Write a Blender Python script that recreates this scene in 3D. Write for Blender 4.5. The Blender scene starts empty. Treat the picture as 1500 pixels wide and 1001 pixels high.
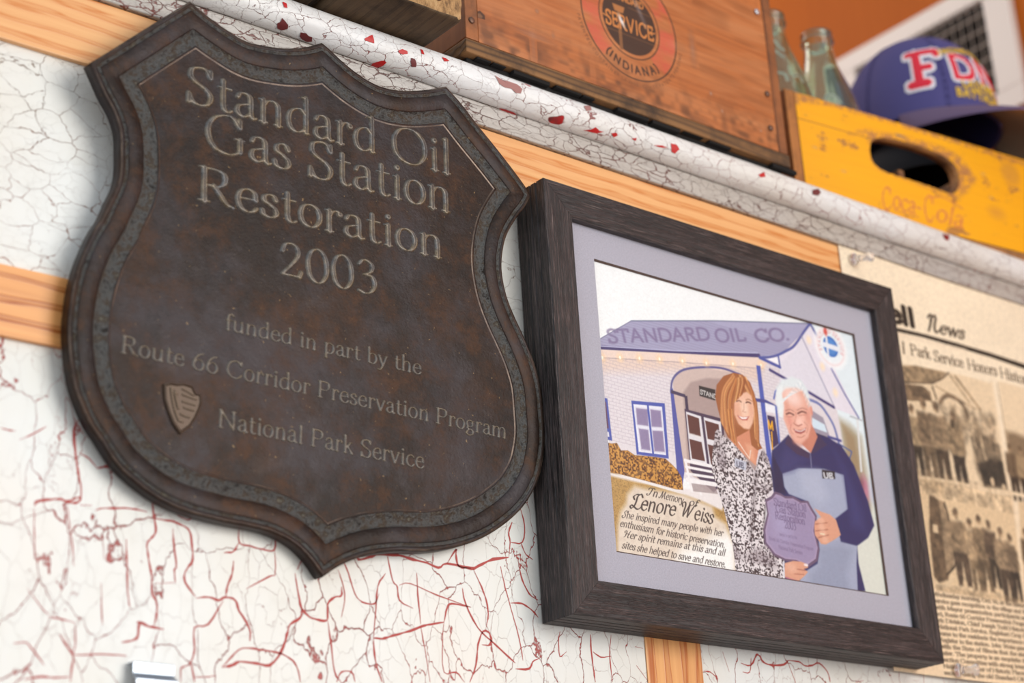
# Wall above a bench: bronze plaque, framed print, pinned newspaper page, shelf of old crates
import bpy, bmesh, math, random
import numpy as np
from mathutils import Matrix, Vector
R = random.Random(7)
NR = np.random.RandomState(5)
sc = bpy.context.scene
col = sc.collection

# ---------------------------------------------------------------- camera, light, exposure
cam = bpy.data.cameras.new('camera')
camo = bpy.data.objects.new('camera', cam); col.objects.link(camo)
r_ = Vector((0.77570726, -0.62873504, -0.05450228))
u_ = Vector((-0.18957951, -0.31452389, 0.93012598))
w_ = Vector((0.60194506, 0.71117296, 0.36317375))
camo.matrix_world = Matrix(((r_.x, u_.x, -w_.x, -0.81753), (r_.y, u_.y, -w_.y, -0.89691),
                            (r_.z, u_.z, -w_.z, 1.19024), (0, 0, 0, 1)))
cam.sensor_width = 36; cam.lens = 2685.6 * 36 / 1500
cam.clip_start = 0.05; cam.clip_end = 50
cam.dof.use_dof = True; cam.dof.focus_distance = 1.235; cam.dof.aperture_fstop = 5.6
sc.camera = camo
vs = sc.view_settings
vs.view_transform = 'Standard'; vs.look = 'None'; vs.gamma = 1; vs.use_curve_mapping = False
vs.exposure = 0.0
wd = bpy.data.worlds.new('world'); sc.world = wd; wd.use_nodes = True
wd.node_tree.nodes['Background'].inputs[0].default_value = (0.86, 0.93, 1.0, 1)
wd.node_tree.nodes['Background'].inputs[1].default_value = 0.72
def area(name, loc, target, sx, sy, power, color):
    l = bpy.data.lights.new(name, 'AREA'); l.shape = 'RECTANGLE'; l.size = sx; l.size_y = sy
    l.energy = power; l.color = color
    o = bpy.data.objects.new(name, l); col.objects.link(o); o.location = loc
    o.rotation_euler = (Vector(target) - Vector(loc)).to_track_quat('-Z', 'Y').to_euler()
    return o
area('window_light', (0.9, -2.6, 1.9), (-0.1, 0, 1.6), 1.8, 1.5, 56, (1, 0.97, 0.92))
area('doorway_light', (-2.9, -1.3, 1.1), (-0.2, 0, 1.6), 1.3, 1.7, 18, (0.84, 0.92, 1))

area('end_wall_fill', (-.2, 1.3, 3.1), (1.0, .4, 2.2), .7, .7, 10, (1, .95, .88))  # unseen fill lamp, added to brighten the end wall and vent

# ---------------------------------------------------------------- helpers
def lin(c):
    return tuple(((v/255)/12.92 if v/255 <= 0.04045 else ((v/255+0.055)/1.055)**2.4) for v in c)
def pts(s):
    return [tuple(float(v)/100000 for v in p.split(',')) for p in s.split()]
def tag(o, label=None, cat=None, group=None, kind=None):
    if label: o['label'] = label
    if cat: o['category'] = cat
    if group: o['group'] = group
    if kind: o['kind'] = kind
    return o
def empty(name, loc=(0, 0, 0), rz=0):
    o = bpy.data.objects.new(name, None); col.objects.link(o); o.location = loc; o.rotation_euler = (0, 0, rz)
    o.empty_display_size = 0.02
    return o
def link(name, me, mat=None, parent=None, loc=None):
    if mat is not None and not me.materials: me.materials.append(mat)
    o = bpy.data.objects.new(name, me); col.objects.link(o)
    if loc: o.location = loc
    if parent: o.parent = parent
    return o
def from_bm(name, bm, mat, parent=None, smooth=False, loc=None):
    bmesh.ops.recalc_face_normals(bm, faces=bm.faces)
    me = bpy.data.meshes.new(name); bm.to_mesh(me); bm.free()
    if smooth: me.polygons.foreach_set('use_smooth', [True]*len(me.polygons))
    return link(name, me, mat, parent, loc)
def add_box(bm, x0, x1, y0, y1, z0, z1, bev=0, rough=0):
    g = bmesh.ops.create_cube(bm, size=1)
    for v in g['verts']:
        v.co = Vector((x0 + (v.co.x+.5)*(x1-x0), y0 + (v.co.y+.5)*(y1-y0), z0 + (v.co.z+.5)*(z1-z0)))
    if bev:
        es = list({e for v in g['verts'] for e in v.link_edges})
        bmesh.ops.bevel(bm, geom=es, offset=bev, segments=2, affect='EDGES', profile=.6)
def box(name, x0, x1, y0, y1, z0, z1, mat, parent=None, bev=0.0006):
    bm = bmesh.new(); add_box(bm, x0, x1, y0, y1, z0, z1, bev)
    return from_bm(name, bm, mat, parent)
def loft(name, rings, mat, parent=None, closed=True, caps=True, smooth=True):
    """rings: list of equal-length point lists"""
    bm = bmesh.new(); R_ = [[bm.verts.new(p) for p in r] for r in rings]
    n = len(rings[0])
    for a, b in zip(R_[:-1], R_[1:]):
        for i in range(n if closed else n-1):
            j = (i+1) % n
            bm.faces.new((a[i], a[j], b[j], b[i]))
    if caps:
        bm.faces.new(R_[0]); bm.faces.new(R_[-1])
    o = from_bm(name, bm, mat, parent, smooth)
    return o
def lathe(name, prof, mat, parent=None, n=40, loc=(0, 0, 0), smooth=True):
    rings = [[(r*math.cos(2*math.pi*i/n), r*math.sin(2*math.pi*i/n), z) for i in range(n)] for r, z in prof]
    o = loft(name, rings, mat, parent, True, True, smooth); o.location = loc
    return o

# ---------------------------------------------------------------- materials
class NT:
    def __init__(s, name):
        s.m = bpy.data.materials.new(name); s.m.use_nodes = True; s.t = s.m.node_tree
        s.t.nodes.clear(); s.out = s.n('ShaderNodeOutputMaterial')
        s.b = s.n('ShaderNodeBsdfPrincipled'); s.l(s.b, 0, s.out, 0)
    def n(s, k, **kw):
        a = s.t.nodes.new(k)
        for q, v in kw.items(): setattr(a, q, v)
        return a
    def l(s, a, ai, b, bi): s.t.links.new(a.outputs[ai], b.inputs[bi])
    def set(s, **kw):
        for k, v in kw.items(): s.b.inputs[k.replace('_', ' ')].default_value = v
        return s
    def coords(s, scale=(1, 1, 1), loc=(0, 0, 0), kind='Object'):
        tc = s.n('ShaderNodeTexCoord'); mp = s.n('ShaderNodeMapping')
        mp.inputs['Scale'].default_value = scale; mp.inputs['Location'].default_value = loc
        s.l(tc, kind, mp, 0); return mp
    def noise(s, vec, scale, detail=4, rough=.55, dist=0):
        a = s.n('ShaderNodeTexNoise'); a.inputs['Scale'].default_value = scale
        a.inputs['Detail'].default_value = detail; a.inputs['Roughness'].default_value = rough
        a.inputs['Distortion'].default_value = dist
        if vec is not None: s.l(vec, 0, a, 'Vector')
        return a
    def ramp(s, src, si, stops, interp='LINEAR'):
        a = s.n('ShaderNodeValToRGB'); e = a.color_ramp; e.interpolation = interp
        while len(e.elements) < len(stops): e.elements.new(.5)
        for el, (p, c) in zip(e.elements, stops):
            el.position = p; el.color = (c, c, c, 1) if isinstance(c, (int, float)) else tuple(c)+(1,)
        s.l(src, si, a, 0); return a
    def mix(s, fac, a, b, blend='MIX'):
        m = s.n('ShaderNodeMix', data_type='RGBA', blend_type=blend)
        for i, v in ((0, fac), (6, a), (7, b)):
            if isinstance(v, tuple) and hasattr(v[0], 'outputs'): s.t.links.new(v[0].outputs[v[1]], m.inputs[i])
            elif isinstance(v, (int, float)): m.inputs[i].default_value = v
            else: m.inputs[i].default_value = tuple(v)+(1,)
        return (m, 2)
    def math(s, op, a, b=0.0, clamp=False):
        m = s.n('ShaderNodeMath', operation=op, use_clamp=clamp)
        for i, v in ((0, a), (1, b)):
            if isinstance(v, tuple): s.t.links.new(v[0].outputs[v[1]], m.inputs[i])
            else: m.inputs[i].default_value = v
        return (m, 0)
    def col(s, c): s.t.links.new(c[0].outputs[c[1]], s.b.inputs['Base Color'])
    def bump(s, h, dist, strength=1.0):
        a = s.n('ShaderNodeBump'); a.inputs['Distance'].default_value = dist; a.inputs['Strength'].default_value = strength
        s.t.links.new(h[0].outputs[h[1]], a.inputs['Height']); s.l(a, 0, s.b, 'Normal')
def plain(name, c, rough=.5, metal=0, **kw):
    t = NT(name); t.set(Base_Color=lin(c)+(1,), Roughness=rough, Metallic=metal, **kw); return t.m

def wood(name, light, dark, axis='x', grain=60, rings=9, contrast=.8, rough=.45, worn=None, dirt=None, loc=(0, 0, 0), bump=.0002):
    """grain runs along axis; long streaks plus wavy growth lines"""
    t = NT(name)
    st = {'x': (.06, 1, 1), 'y': (1, .06, 1), 'z': (1, 1, .06)}[axis]
    mp = t.coords(st, loc)
    wv = t.n('ShaderNodeTexWave', wave_type='BANDS', bands_direction={'x': 'Z', 'y': 'X', 'z': 'X'}[axis])
    t.l(mp, 0, wv, 'Vector'); wv.inputs['Scale'].default_value = rings; wv.inputs['Distortion'].default_value = 3.6
    wv.inputs['Detail'].default_value = 2.0; wv.inputs['Detail Scale'].default_value = 2.2*rings/9
    r1 = t.ramp(wv, 1, [(0, 0), (.62, .12), (.86, .9), (1, .35)])
    st2 = {'x': (.02, 1, 1), 'y': (1, .02, 1), 'z': (1, 1, .02)}[axis]
    mp2 = t.coords(st2, loc); nz = t.noise(mp2, grain*8, 5, .65)
    r2 = t.ramp(nz, 0, [(.3, 0), (.75, 1)])
    f = t.math('MULTIPLY', (r1, 0), contrast)
    f2 = t.math('MULTIPLY', (r2, 0), .35)
    f3 = t.math('ADD', f, f2, True)
    c = t.mix(f3, light, dark)
    if dirt:
        mp3 = t.coords((1, 1, 1), loc); n3 = t.noise(mp3, 22, 8, .7)
        r3 = t.ramp(n3, 0, [(.45, 0), (.68, .85)]); c = t.mix((r3, 0), c, dirt)
    if worn:
        mp4 = t.coords((.6, 1, 1.2), (3, 1, 2)); n4 = t.noise(mp4, 35, 9, .72)
        r4 = t.ramp(n4, 0, [(.56, 0), (.66, 1)]); c = t.mix((r4, 0), c, worn)
    t.col(c); t.bump(f3, bump, .6); t.set(Roughness=rough)
    return t.m

def crackle(name, base, crack, crack2, scale, width, z_mix=None, stretch=(1, 1, 1), stain=None, bump=.0006, chips=0, fine=1.0):
    """old alligatored paint: warped cells whose gaps show the coat beneath"""
    t = NT(name)
    mp = t.coords(stretch)
    w1 = t.noise(mp, scale*.55, 3, .5); w2 = t.noise(mp, scale*3.2, 3, .6)
    def warp(src, amt, base_):
        s1 = t.n('ShaderNodeVectorMath', operation='SUBTRACT'); t.l(src, 1, s1, 0); s1.inputs[1].default_value = (.5, .5, .5)
        s2 = t.n('ShaderNodeVectorMath', operation='SCALE'); t.l(s1, 0, s2, 0); s2.inputs['Scale'].default_value = amt
        s3 = t.n('ShaderNodeVectorMath', operation='ADD'); t.l(base_, 0, s3, 0); t.l(s2, 0, s3, 1); return s3
    v = warp(w2, .25/scale, warp(w1, 1.1/scale, mp))
    def vor(sc_, off):
        a = t.n('ShaderNodeTexVoronoi', feature='DISTANCE_TO_EDGE'); a.inputs['Scale'].default_value = sc_
        a.inputs['Randomness'].default_value = .9
        o = t.n('ShaderNodeVectorMath', operation='ADD'); o.inputs[1].default_value = off; t.l(v, 0, o, 0); t.l(o, 0, a, 'Vector'); return a
    va, vb = vor(scale, (0, 0, 0)), vor(scale*2.4, (3.1, 1.7, 2.2))
    nw = t.noise(mp, scale*.45, 4, .6)
    wa = t.ramp(nw, 0, [(.36, .12), (.52, .45), (.66, 1.0)])
    wa2 = t.math('MULTIPLY', (wa, 0), width)
    ca = t.math('DIVIDE', (va, 0), wa2); ca = t.math('SUBTRACT', 1.35, ca, True)
    wb = t.noise(mp, scale*.8, 3, .6); wb2 = t.ramp(wb, 0, [(.4, .02), (.7, .42)])
    wb3 = t.math('MULTIPLY', (wb2, 0), width*fine)
    cb = t.math('DIVIDE', (vb, 0), wb3); cb = t.math('SUBTRACT', 1.3, cb, True); cb = t.math('MULTIPLY', cb, .5)
    cr = t.math('MAXIMUM', ca, cb)
    tone = t.noise(mp, 9, 5, .6); tr = t.ramp(tone, 0, [(.35, 0), (.7, 1)])
    c = t.mix((tr, 0), base, tuple(x*y for x, y in zip(base, (.95, .9, .83))))
    grime = t.noise(t.coords((1, 1, 1), (5, 2, 1)), 30, 8, .7); gr = t.ramp(grime, 0, [(.55, 0), (.75, .35)])
    c = t.mix((gr, 0), c, tuple(x*y for x, y in zip(base, (.72, .68, .62))))
    if stain:
        sn = t.noise(t.coords((1, 1, 1), (1, 7, 3)), 6, 4, .5); sr = t.ramp(sn, 0, [(.56, 0), (.72, .5)]); c = t.mix((sr, 0), c, stain)
    kn = t.noise(t.coords((1, 1, 1), (9, 0, 0)), 5, 3); kr = t.ramp(kn, 0, [(.42, 0), (.58, 1)])
    kc = t.mix((kr, 0), crack, crack2)
    c = t.mix(cr, c, kc)
    if chips:
        pn = t.noise(t.coords((.8, 1, 1.3), (2, 2, 2)), 42, 2, .45); pr = t.ramp(pn, 0, [(chips, 0), (chips+.012, 1)])
        pc = t.noise(t.coords((1, 1, 1)), 70, 3); prc = t.ramp(pc, 0, [(.4, 0), (.6, 1)])
        cc = t.mix((prc, 0), lin((196, 22, 24)), lin((120, 42, 44))); c = t.mix((pr, 0), c, cc)
        cr = t.math('MAXIMUM', cr, (pr, 0))
    t.col(c); inv = t.math('SUBTRACT', 1.0, cr)
    wood_g = t.noise(t.coords((1, 1, .15)), 220, 3); hh = t.math('ADD', inv, t.math('MULTIPLY', (wood_g, 0), .12))
    t.bump(hh, bump, .8); t.set(Roughness=.42)
    return t.m

# ---------------------------------------------------------------- stroke lettering
# each glyph: advance, strokes. c = smooth curve, l = straight, s = serif (x, y, half width), d = dot
G = {
'a': (.41, 'c 7,36 11,43 20,45 28,41 30,31 30,14 31,5 35,1 40,3|c 30,27 19,24 9,19 6,10 11,2 20,1 30,9'),
'b': (.46, 'l 9,70 9,3|c 9,36 16,43 25,45 36,39 40,23 35,7 25,0 16,1 9,5|s 6,69,4'),
'c': (.40, 'c 35,38 28,44 20,45 9,38 5,22 10,6 20,0 29,2 36,9'),
'd': (.47, 'l 37,70 37,3|c 37,37 29,45 20,45 9,37 5,22 9,6 18,0 28,3 37,10|s 34,69,4|s 39,1,4'),
'e': (.41, 'l 6,25 35,26|c 35,26 33,39 22,45 10,39 5,23 10,6 21,0 31,3 37,10'),
'f': (.30, 'c 35,64 28,70 20,67 16,56 16,44|l 16,48 16,1|l 6,44 29,44|s 16,1,8'),
'g': (.42, 'c 19,45 9,41 6,31 10,20 19,17 28,20 32,31 29,41 19,45|c 12,19 8,12 13,7 27,4 34,-4 30,-15 17,-20 6,-16 5,-8 13,3|l 28,41 38,44'),
'h': (.49, 'l 10,70 10,1|c 10,32 17,42 27,45 35,40 37,30 37,1|s 10,1,7|s 37,1,7|s 7,69,4'),
'i': (.23, 'l 12,44 12,1|d 12,61|s 12,1,7|s 9,43,4'),
'j': (.23, 'c 12,44 12,0 9,-14 2,-20|d 12,61|s 9,43,4'),
'k': (.44, 'l 10,70 10,1|l 12,20 31,43|l 18,28 38,1|s 10,1,7|s 37,1,6|s 32,43,6|s 7,69,4'),
'l': (.23, 'l 12,70 12,1|s 12,1,7|s 9,69,4'),
'm': (.74, 'l 10,44 10,1|c 10,32 17,42 26,45 34,40 36,30 36,1|c 36,32 43,42 52,45 60,40 62,30 62,1|s 10,1,7|s 36,1,7|s 62,1,7|s 7,43,4'),
'n': (.49, 'l 10,44 10,1|c 10,32 17,42 27,45 35,40 37,30 37,1|s 10,1,7|s 37,1,7|s 7,43,4'),
'o': (.45, 'c 22,45 11,41 6,31 5,22 7,11 13,3 22,0 31,3 37,12 39,22 38,32 32,41 22,45'),
'p': (.47, 'l 10,44 10,-20|c 10,34 17,43 26,45 37,38 41,23 36,7 26,0 17,1 10,6|s 10,-20,7|s 7,43,4'),
'q': (.47, 'l 37,44 37,-20|c 37,37 29,45 20,45 9,37 5,22 9,6 18,0 28,3 37,10|s 37,-20,7'),
'r': (.33, 'l 10,44 10,1|c 10,32 15,41 22,45 29,43|d 29,40|s 10,1,7|s 7,43,4'),
's': (.34, 'c 28,36 24,43 16,45 8,40 8,31 17,25 26,18 29,9 23,1 13,0 6,4 4,11'),
't': (.30, 'l 13,57 13,12|c 13,14 15,4 21,0 28,4|l 5,44 27,44'),
'u': (.49, 'c 10,44 10,15 13,4 21,0 30,4 37,13|l 37,44 37,2|s 7,43,4|s 34,43,4|s 40,1,4'),
'v': (.42, 'l 5,44 21,1|l 21,1 37,44|s 6,44,6|s 36,44,5'),
'w': (.62, 'l 5,44 19,1|l 19,1 31,44|l 31,44 44,1|l 44,1 57,44|s 6,44,6|s 56,44,5'),
'x': (.42, 'l 6,44 36,1|l 6,1 35,44|s 6,44,5|s 36,44,5|s 6,1,5|s 36,1,5'),
'y': (.42, 'l 5,44 21,2|c 37,44 21,2 15,-12 8,-20 2,-18|s 6,44,6|s 36,44,5'),
'z': (.38, 'l 6,43 32,43|l 32,43 5,1|l 5,1 33,1'),
'A': (.66, 'l 31,68 6,1|l 31,68 58,1|l 16,25 48,25|s 6,1,6|s 58,1,8'),
'B': (.58, 'l 12,67 12,1|c 12,67 32,67 43,60 42,43 30,36 12,36|c 30,36 46,32 49,15 38,2 12,1|s 10,67,6|s 10,1,6'),
'C': (.66, 'c 57,53 48,65 36,69 17,61 7,44 7,24 18,5 36,-1 50,4 60,15|l 58,66 57,53'),
'D': (.72, 'l 12,67 12,1|c 12,67 33,67 55,58 65,36 59,12 40,2 12,1|s 10,67,6|s 10,1,6'),
'E': (.55, 'l 12,67 12,1|l 12,67 46,67|l 12,36 40,36|l 12,1 48,1|l 46,67 47,57|l 48,1 50,12|l 40,42 40,30|s 10,67,5|s 10,1,5'),
'F': (.52, 'l 12,67 12,1|l 12,67 45,67|l 12,36 38,36|l 45,67 46,57|l 38,42 38,30|s 12,1,8|s 10,67,5'),
'G': (.72, 'c 59,53 50,65 37,69 18,61 7,44 7,24 18,5 38,-1 52,3 60,9|l 60,30 60,8|l 59,66 59,53|s 59,30,8'),
'H': (.74, 'l 12,67 12,1|l 62,67 62,1|l 12,35 62,35|s 12,67,8|s 12,1,8|s 62,67,8|s 62,1,8'),
'I': (.32, 'l 16,67 16,1|s 16,67,8|s 16,1,8'),
'J': (.36, 'c 20,67 20,10 15,-6 3,-10|s 20,67,8'),
'K': (.64, 'l 12,67 12,1|l 14,34 50,67|l 24,42 56,1|s 12,67,8|s 12,1,8|s 51,67,6|s 57,1,6'),
'L': (.54, 'l 12,67 12,1|l 12,1 47,1|l 47,1 50,13|s 12,67,8|s 10,1,5'),
'M': (.84, 'l 14,67 10,1|l 14,67 41,6|l 41,6 69,67|l 69,67 73,1|s 12,67,5|s 70,67,5|s 10,1,7|s 73,1,8'),
'N': (.74, 'l 12,67 12,1|l 12,67 61,1|l 61,67 61,1|s 11,67,6|s 12,1,8|s 61,67,8'),
'O': (.74, 'c 37,69 19,64 8,49 6,34 9,17 20,4 37,-1 54,4 65,18 68,34 65,51 54,64 37,69'),
'P': (.56, 'l 12,67 12,1|c 12,67 32,67 46,61 47,45 38,34 26,32 16,34|s 10,67,6|s 12,1,9'),
'Q': (.74, 'c 37,69 19,64 8,49 6,34 9,17 20,4 37,-1 54,4 65,18 68,34 65,51 54,64 37,69|l 40,2 66,-16'),
'R': (.62, 'l 12,67 12,1|c 12,67 32,67 45,61 46,46 36,35 16,34|c 28,35 42,15 50,4 60,0|s 10,67,6|s 12,1,9'),
'S': (.50, 'c 42,55 36,66 25,69 11,63 9,49 19,39 34,31 43,19 38,4 24,-1 12,3 6,16|l 42,66 42,55|l 6,2 6,15'),
'T': (.60, 'l 30,67 30,1|l 5,67 55,67|l 5,67 4,56|l 55,67 56,56|s 30,1,9'),
'U': (.70, 'c 12,67 12,25 16,6 33,-1 50,5 57,22 57,67|s 12,67,8|s 57,67,7'),
'V': (.66, 'l 6,67 33,0|l 33,0 58,67|s 7,67,7|s 58,67,6'),
'W': (.94, 'l 6,67 27,0|l 27,0 47,67|l 47,67 67,0|l 67,0 87,67|s 7,67,7|s 87,67,6'),
'Y': (.60, 'l 6,67 30,32|l 54,67 30,32|l 30,32 30,1|s 7,67,6|s 54,67,6|s 30,1,8'),
'0': (.50, 'c 25,68 13,61 7,46 6,33 9,15 15,4 25,-1 35,4 42,17 44,33 42,49 36,62 25,68'),
'1': (.36, 'l 18,67 18,1|l 18,67 8,60|s 18,1,8'),
'2': (.50, 'c 7,50 11,63 22,68 34,63 38,51 33,37 20,20 6,4|l 6,3 40,3|l 40,3 43,13'),
'3': (.48, 'c 8,58 16,67 25,68 36,60 33,46 18,38|c 18,38 35,36 41,21 34,5 20,-1 7,3'),
'6': (.50, 'c 41,67 26,61 12,45 6,25 10,7 24,-1 37,5 43,19 39,33 28,41 15,37 7,26'),
'8': (.48, 'c 24,68 12,63 10,52 18,41 34,30 41,16 35,3 24,-1 12,3 7,15 14,30 30,40 38,53 35,64 24,68'),
'(': (.28, 'c 22,76 11,58 8,34 12,10 22,-8'), ')': (.28, 'c 6,76 17,58 20,34 16,10 6,-8'),
'.': (.22, 'd 11,4'), ',': (.22, 'd 11,4|l 12,3 7,-9'), '-': (.34, 'l 6,24 28,24'), ':': (.22, 'd 11,4|d 11,36'),
'/': (.3, 'l 4,-4 26,70'), ' ': (.25, ''),
# flourished capitals for the memorial script
'\x01': (.62, 'c 60,60 52,70 42,68 32,56 30,30 24,10 12,0 4,6 10,14 26,8 44,0 58,4 66,14|c 42,68 22,66 10,54 16,44'),   # L
'\x02': (.98, 'c 8,48 2,58 10,68 22,66 26,50 24,20 26,2|c 26,2 40,30 52,66|c 52,66 52,30 54,2|c 54,2 70,34 84,64 98,68'),      # W
'\x03': (.52, 'c 50,58 44,70 30,68 20,54 28,40 38,26 34,8 18,-1 4,4 2,16 12,20'),                                            # S
'\x04': (.56, 'c 6,50 10,66 28,66 48,70 60,64|c 40,67 34,36 24,6 10,-1 2,8 10,14'),                                          # I
'\x05': (.92, 'c 2,4 8,-2 16,4 26,30 36,68|c 36,68 38,30 42,2|c 42,2 56,34 72,68|c 72,68 70,34 76,4 88,6'),                    # M
'\x06': (.74, 'c 8,46 4,58 14,66 26,60 24,30 18,8 8,2|c 64,68 56,50 50,20 52,2 66,6|c 16,30 36,38 60,36'),                      # H
'\x08': (.60, 'l 17,66 17,2|l 4,66 54,66|l 54,66 54,59|l 17,33 36,33|l 4,2 30,2'),
'\x07': (.60, 'c 4,52 10,64 20,62 20,40 14,2|c 16,40 24,58 34,66 40,56 38,28 42,8 52,4 62,14'),                               # N of News
}
def catmull(P, n=7):
    P = [np.array(p, float) for p in P]
    if len(P) < 3: return P
    cl = np.allclose(P[0], P[-1])
    Q = ([P[-2]] + P + [P[1]]) if cl else ([2*P[0]-P[1]] + P + [2*P[-1]-P[-2]])
    out = []
    for i in range(1, len(Q)-2):
        a, b, c, d = Q[i-1:i+3]
        for k in range(n):
            t = k/n
            out.append(.5*((2*b)+(c-a)*t+(2*a-5*b+4*c-d)*t*t+(3*b-a-3*c+d)*t**3))
    out.append(P[-1]); return out
_seg = {}
def glyph_segs(ch, style):
    """list of (ax, ay, bx, by, ra, rb) in em units"""
    key = (ch, style)
    if key in _seg: return _seg[key]
    thick, thin, nib, slant, serif = {'serif': (.098, .034, 12, 0, 1), 'light': (.098, .044, 12, 0, 1), 'bold': (.125, .05, 8, 0, 1), 'sans': (.12, .12, 0, 0, 0),
        'varsity': (.13, .12, 0, 0, 0), 'mono': (.085, .085, 0, 0, 0), 'script': (.105, .028, 35, .42, 0), 'brush': (.115, .05, 40, .30, 0), 'heavy': (.17, .16, 0, 0, 0)}[style]
    res = []; G_ = G.get(ch, G['.'])[1]
    for st in [s for s in G_.split('|') if s]:
        k, rest = st[0], st[2:]
        if k == 'd':
            x, y = [float(v)/100 for v in rest.split(',')]; r = thick*.58; res.append((x, y, x, y+.001, r, r)); continue
        if k == 's':
            if not serif: continue
            x, y, h = [float(v)/100 for v in rest.split(',')]; yy = y+.006
            res.append((x-h, yy, x+h, yy, .017, .017)); res.append((x-h*.45, yy+.005*(1 if y < .2 else -1), x+h*.45, yy+.005*(1 if y < .2 else -1), .026, .026)); continue
        P = [tuple(float(v)/100 for v in p.split(',')) for p in rest.split()]
        if k == 'c': P = catmull(P)
        P = [np.array(p, float) for p in P]
        def rad(d):
            th = math.atan2(d[1], d[0]) - math.radians(nib)
            return .5*(thin + (thick-thin)*abs(math.sin(th))**1.3)
        rr = [rad(P[min(i+1, len(P)-1)]-P[max(i-1, 0)]) for i in range(len(P))]
        for i in range(len(P)-1): res.append((P[i][0], P[i][1], P[i+1][0], P[i+1][1], rr[i], rr[i+1]))
    if slant: res = [(a+slant*b, b, c+slant*d, d, e, f) for a, b, c, d, e, f in res]
    _seg[key] = res; return res
def sdf(segs, X, Y):
    D = np.full(X.shape, 1e3)
    for ax, ay, bx, by, ra, rb in segs:
        dx, dy = bx-ax, by-ay; L = dx*dx+dy*dy+1e-12
        t = np.clip(((X-ax)*dx+(Y-ay)*dy)/L, 0, 1)
        D = np.minimum(D, np.hypot(X-ax-t*dx, Y-ay-t*dy) - (ra+(rb-ra)*t))
    return D
def adv(ch, track=0): return G.get(ch, G['.'])[0]+track

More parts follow.
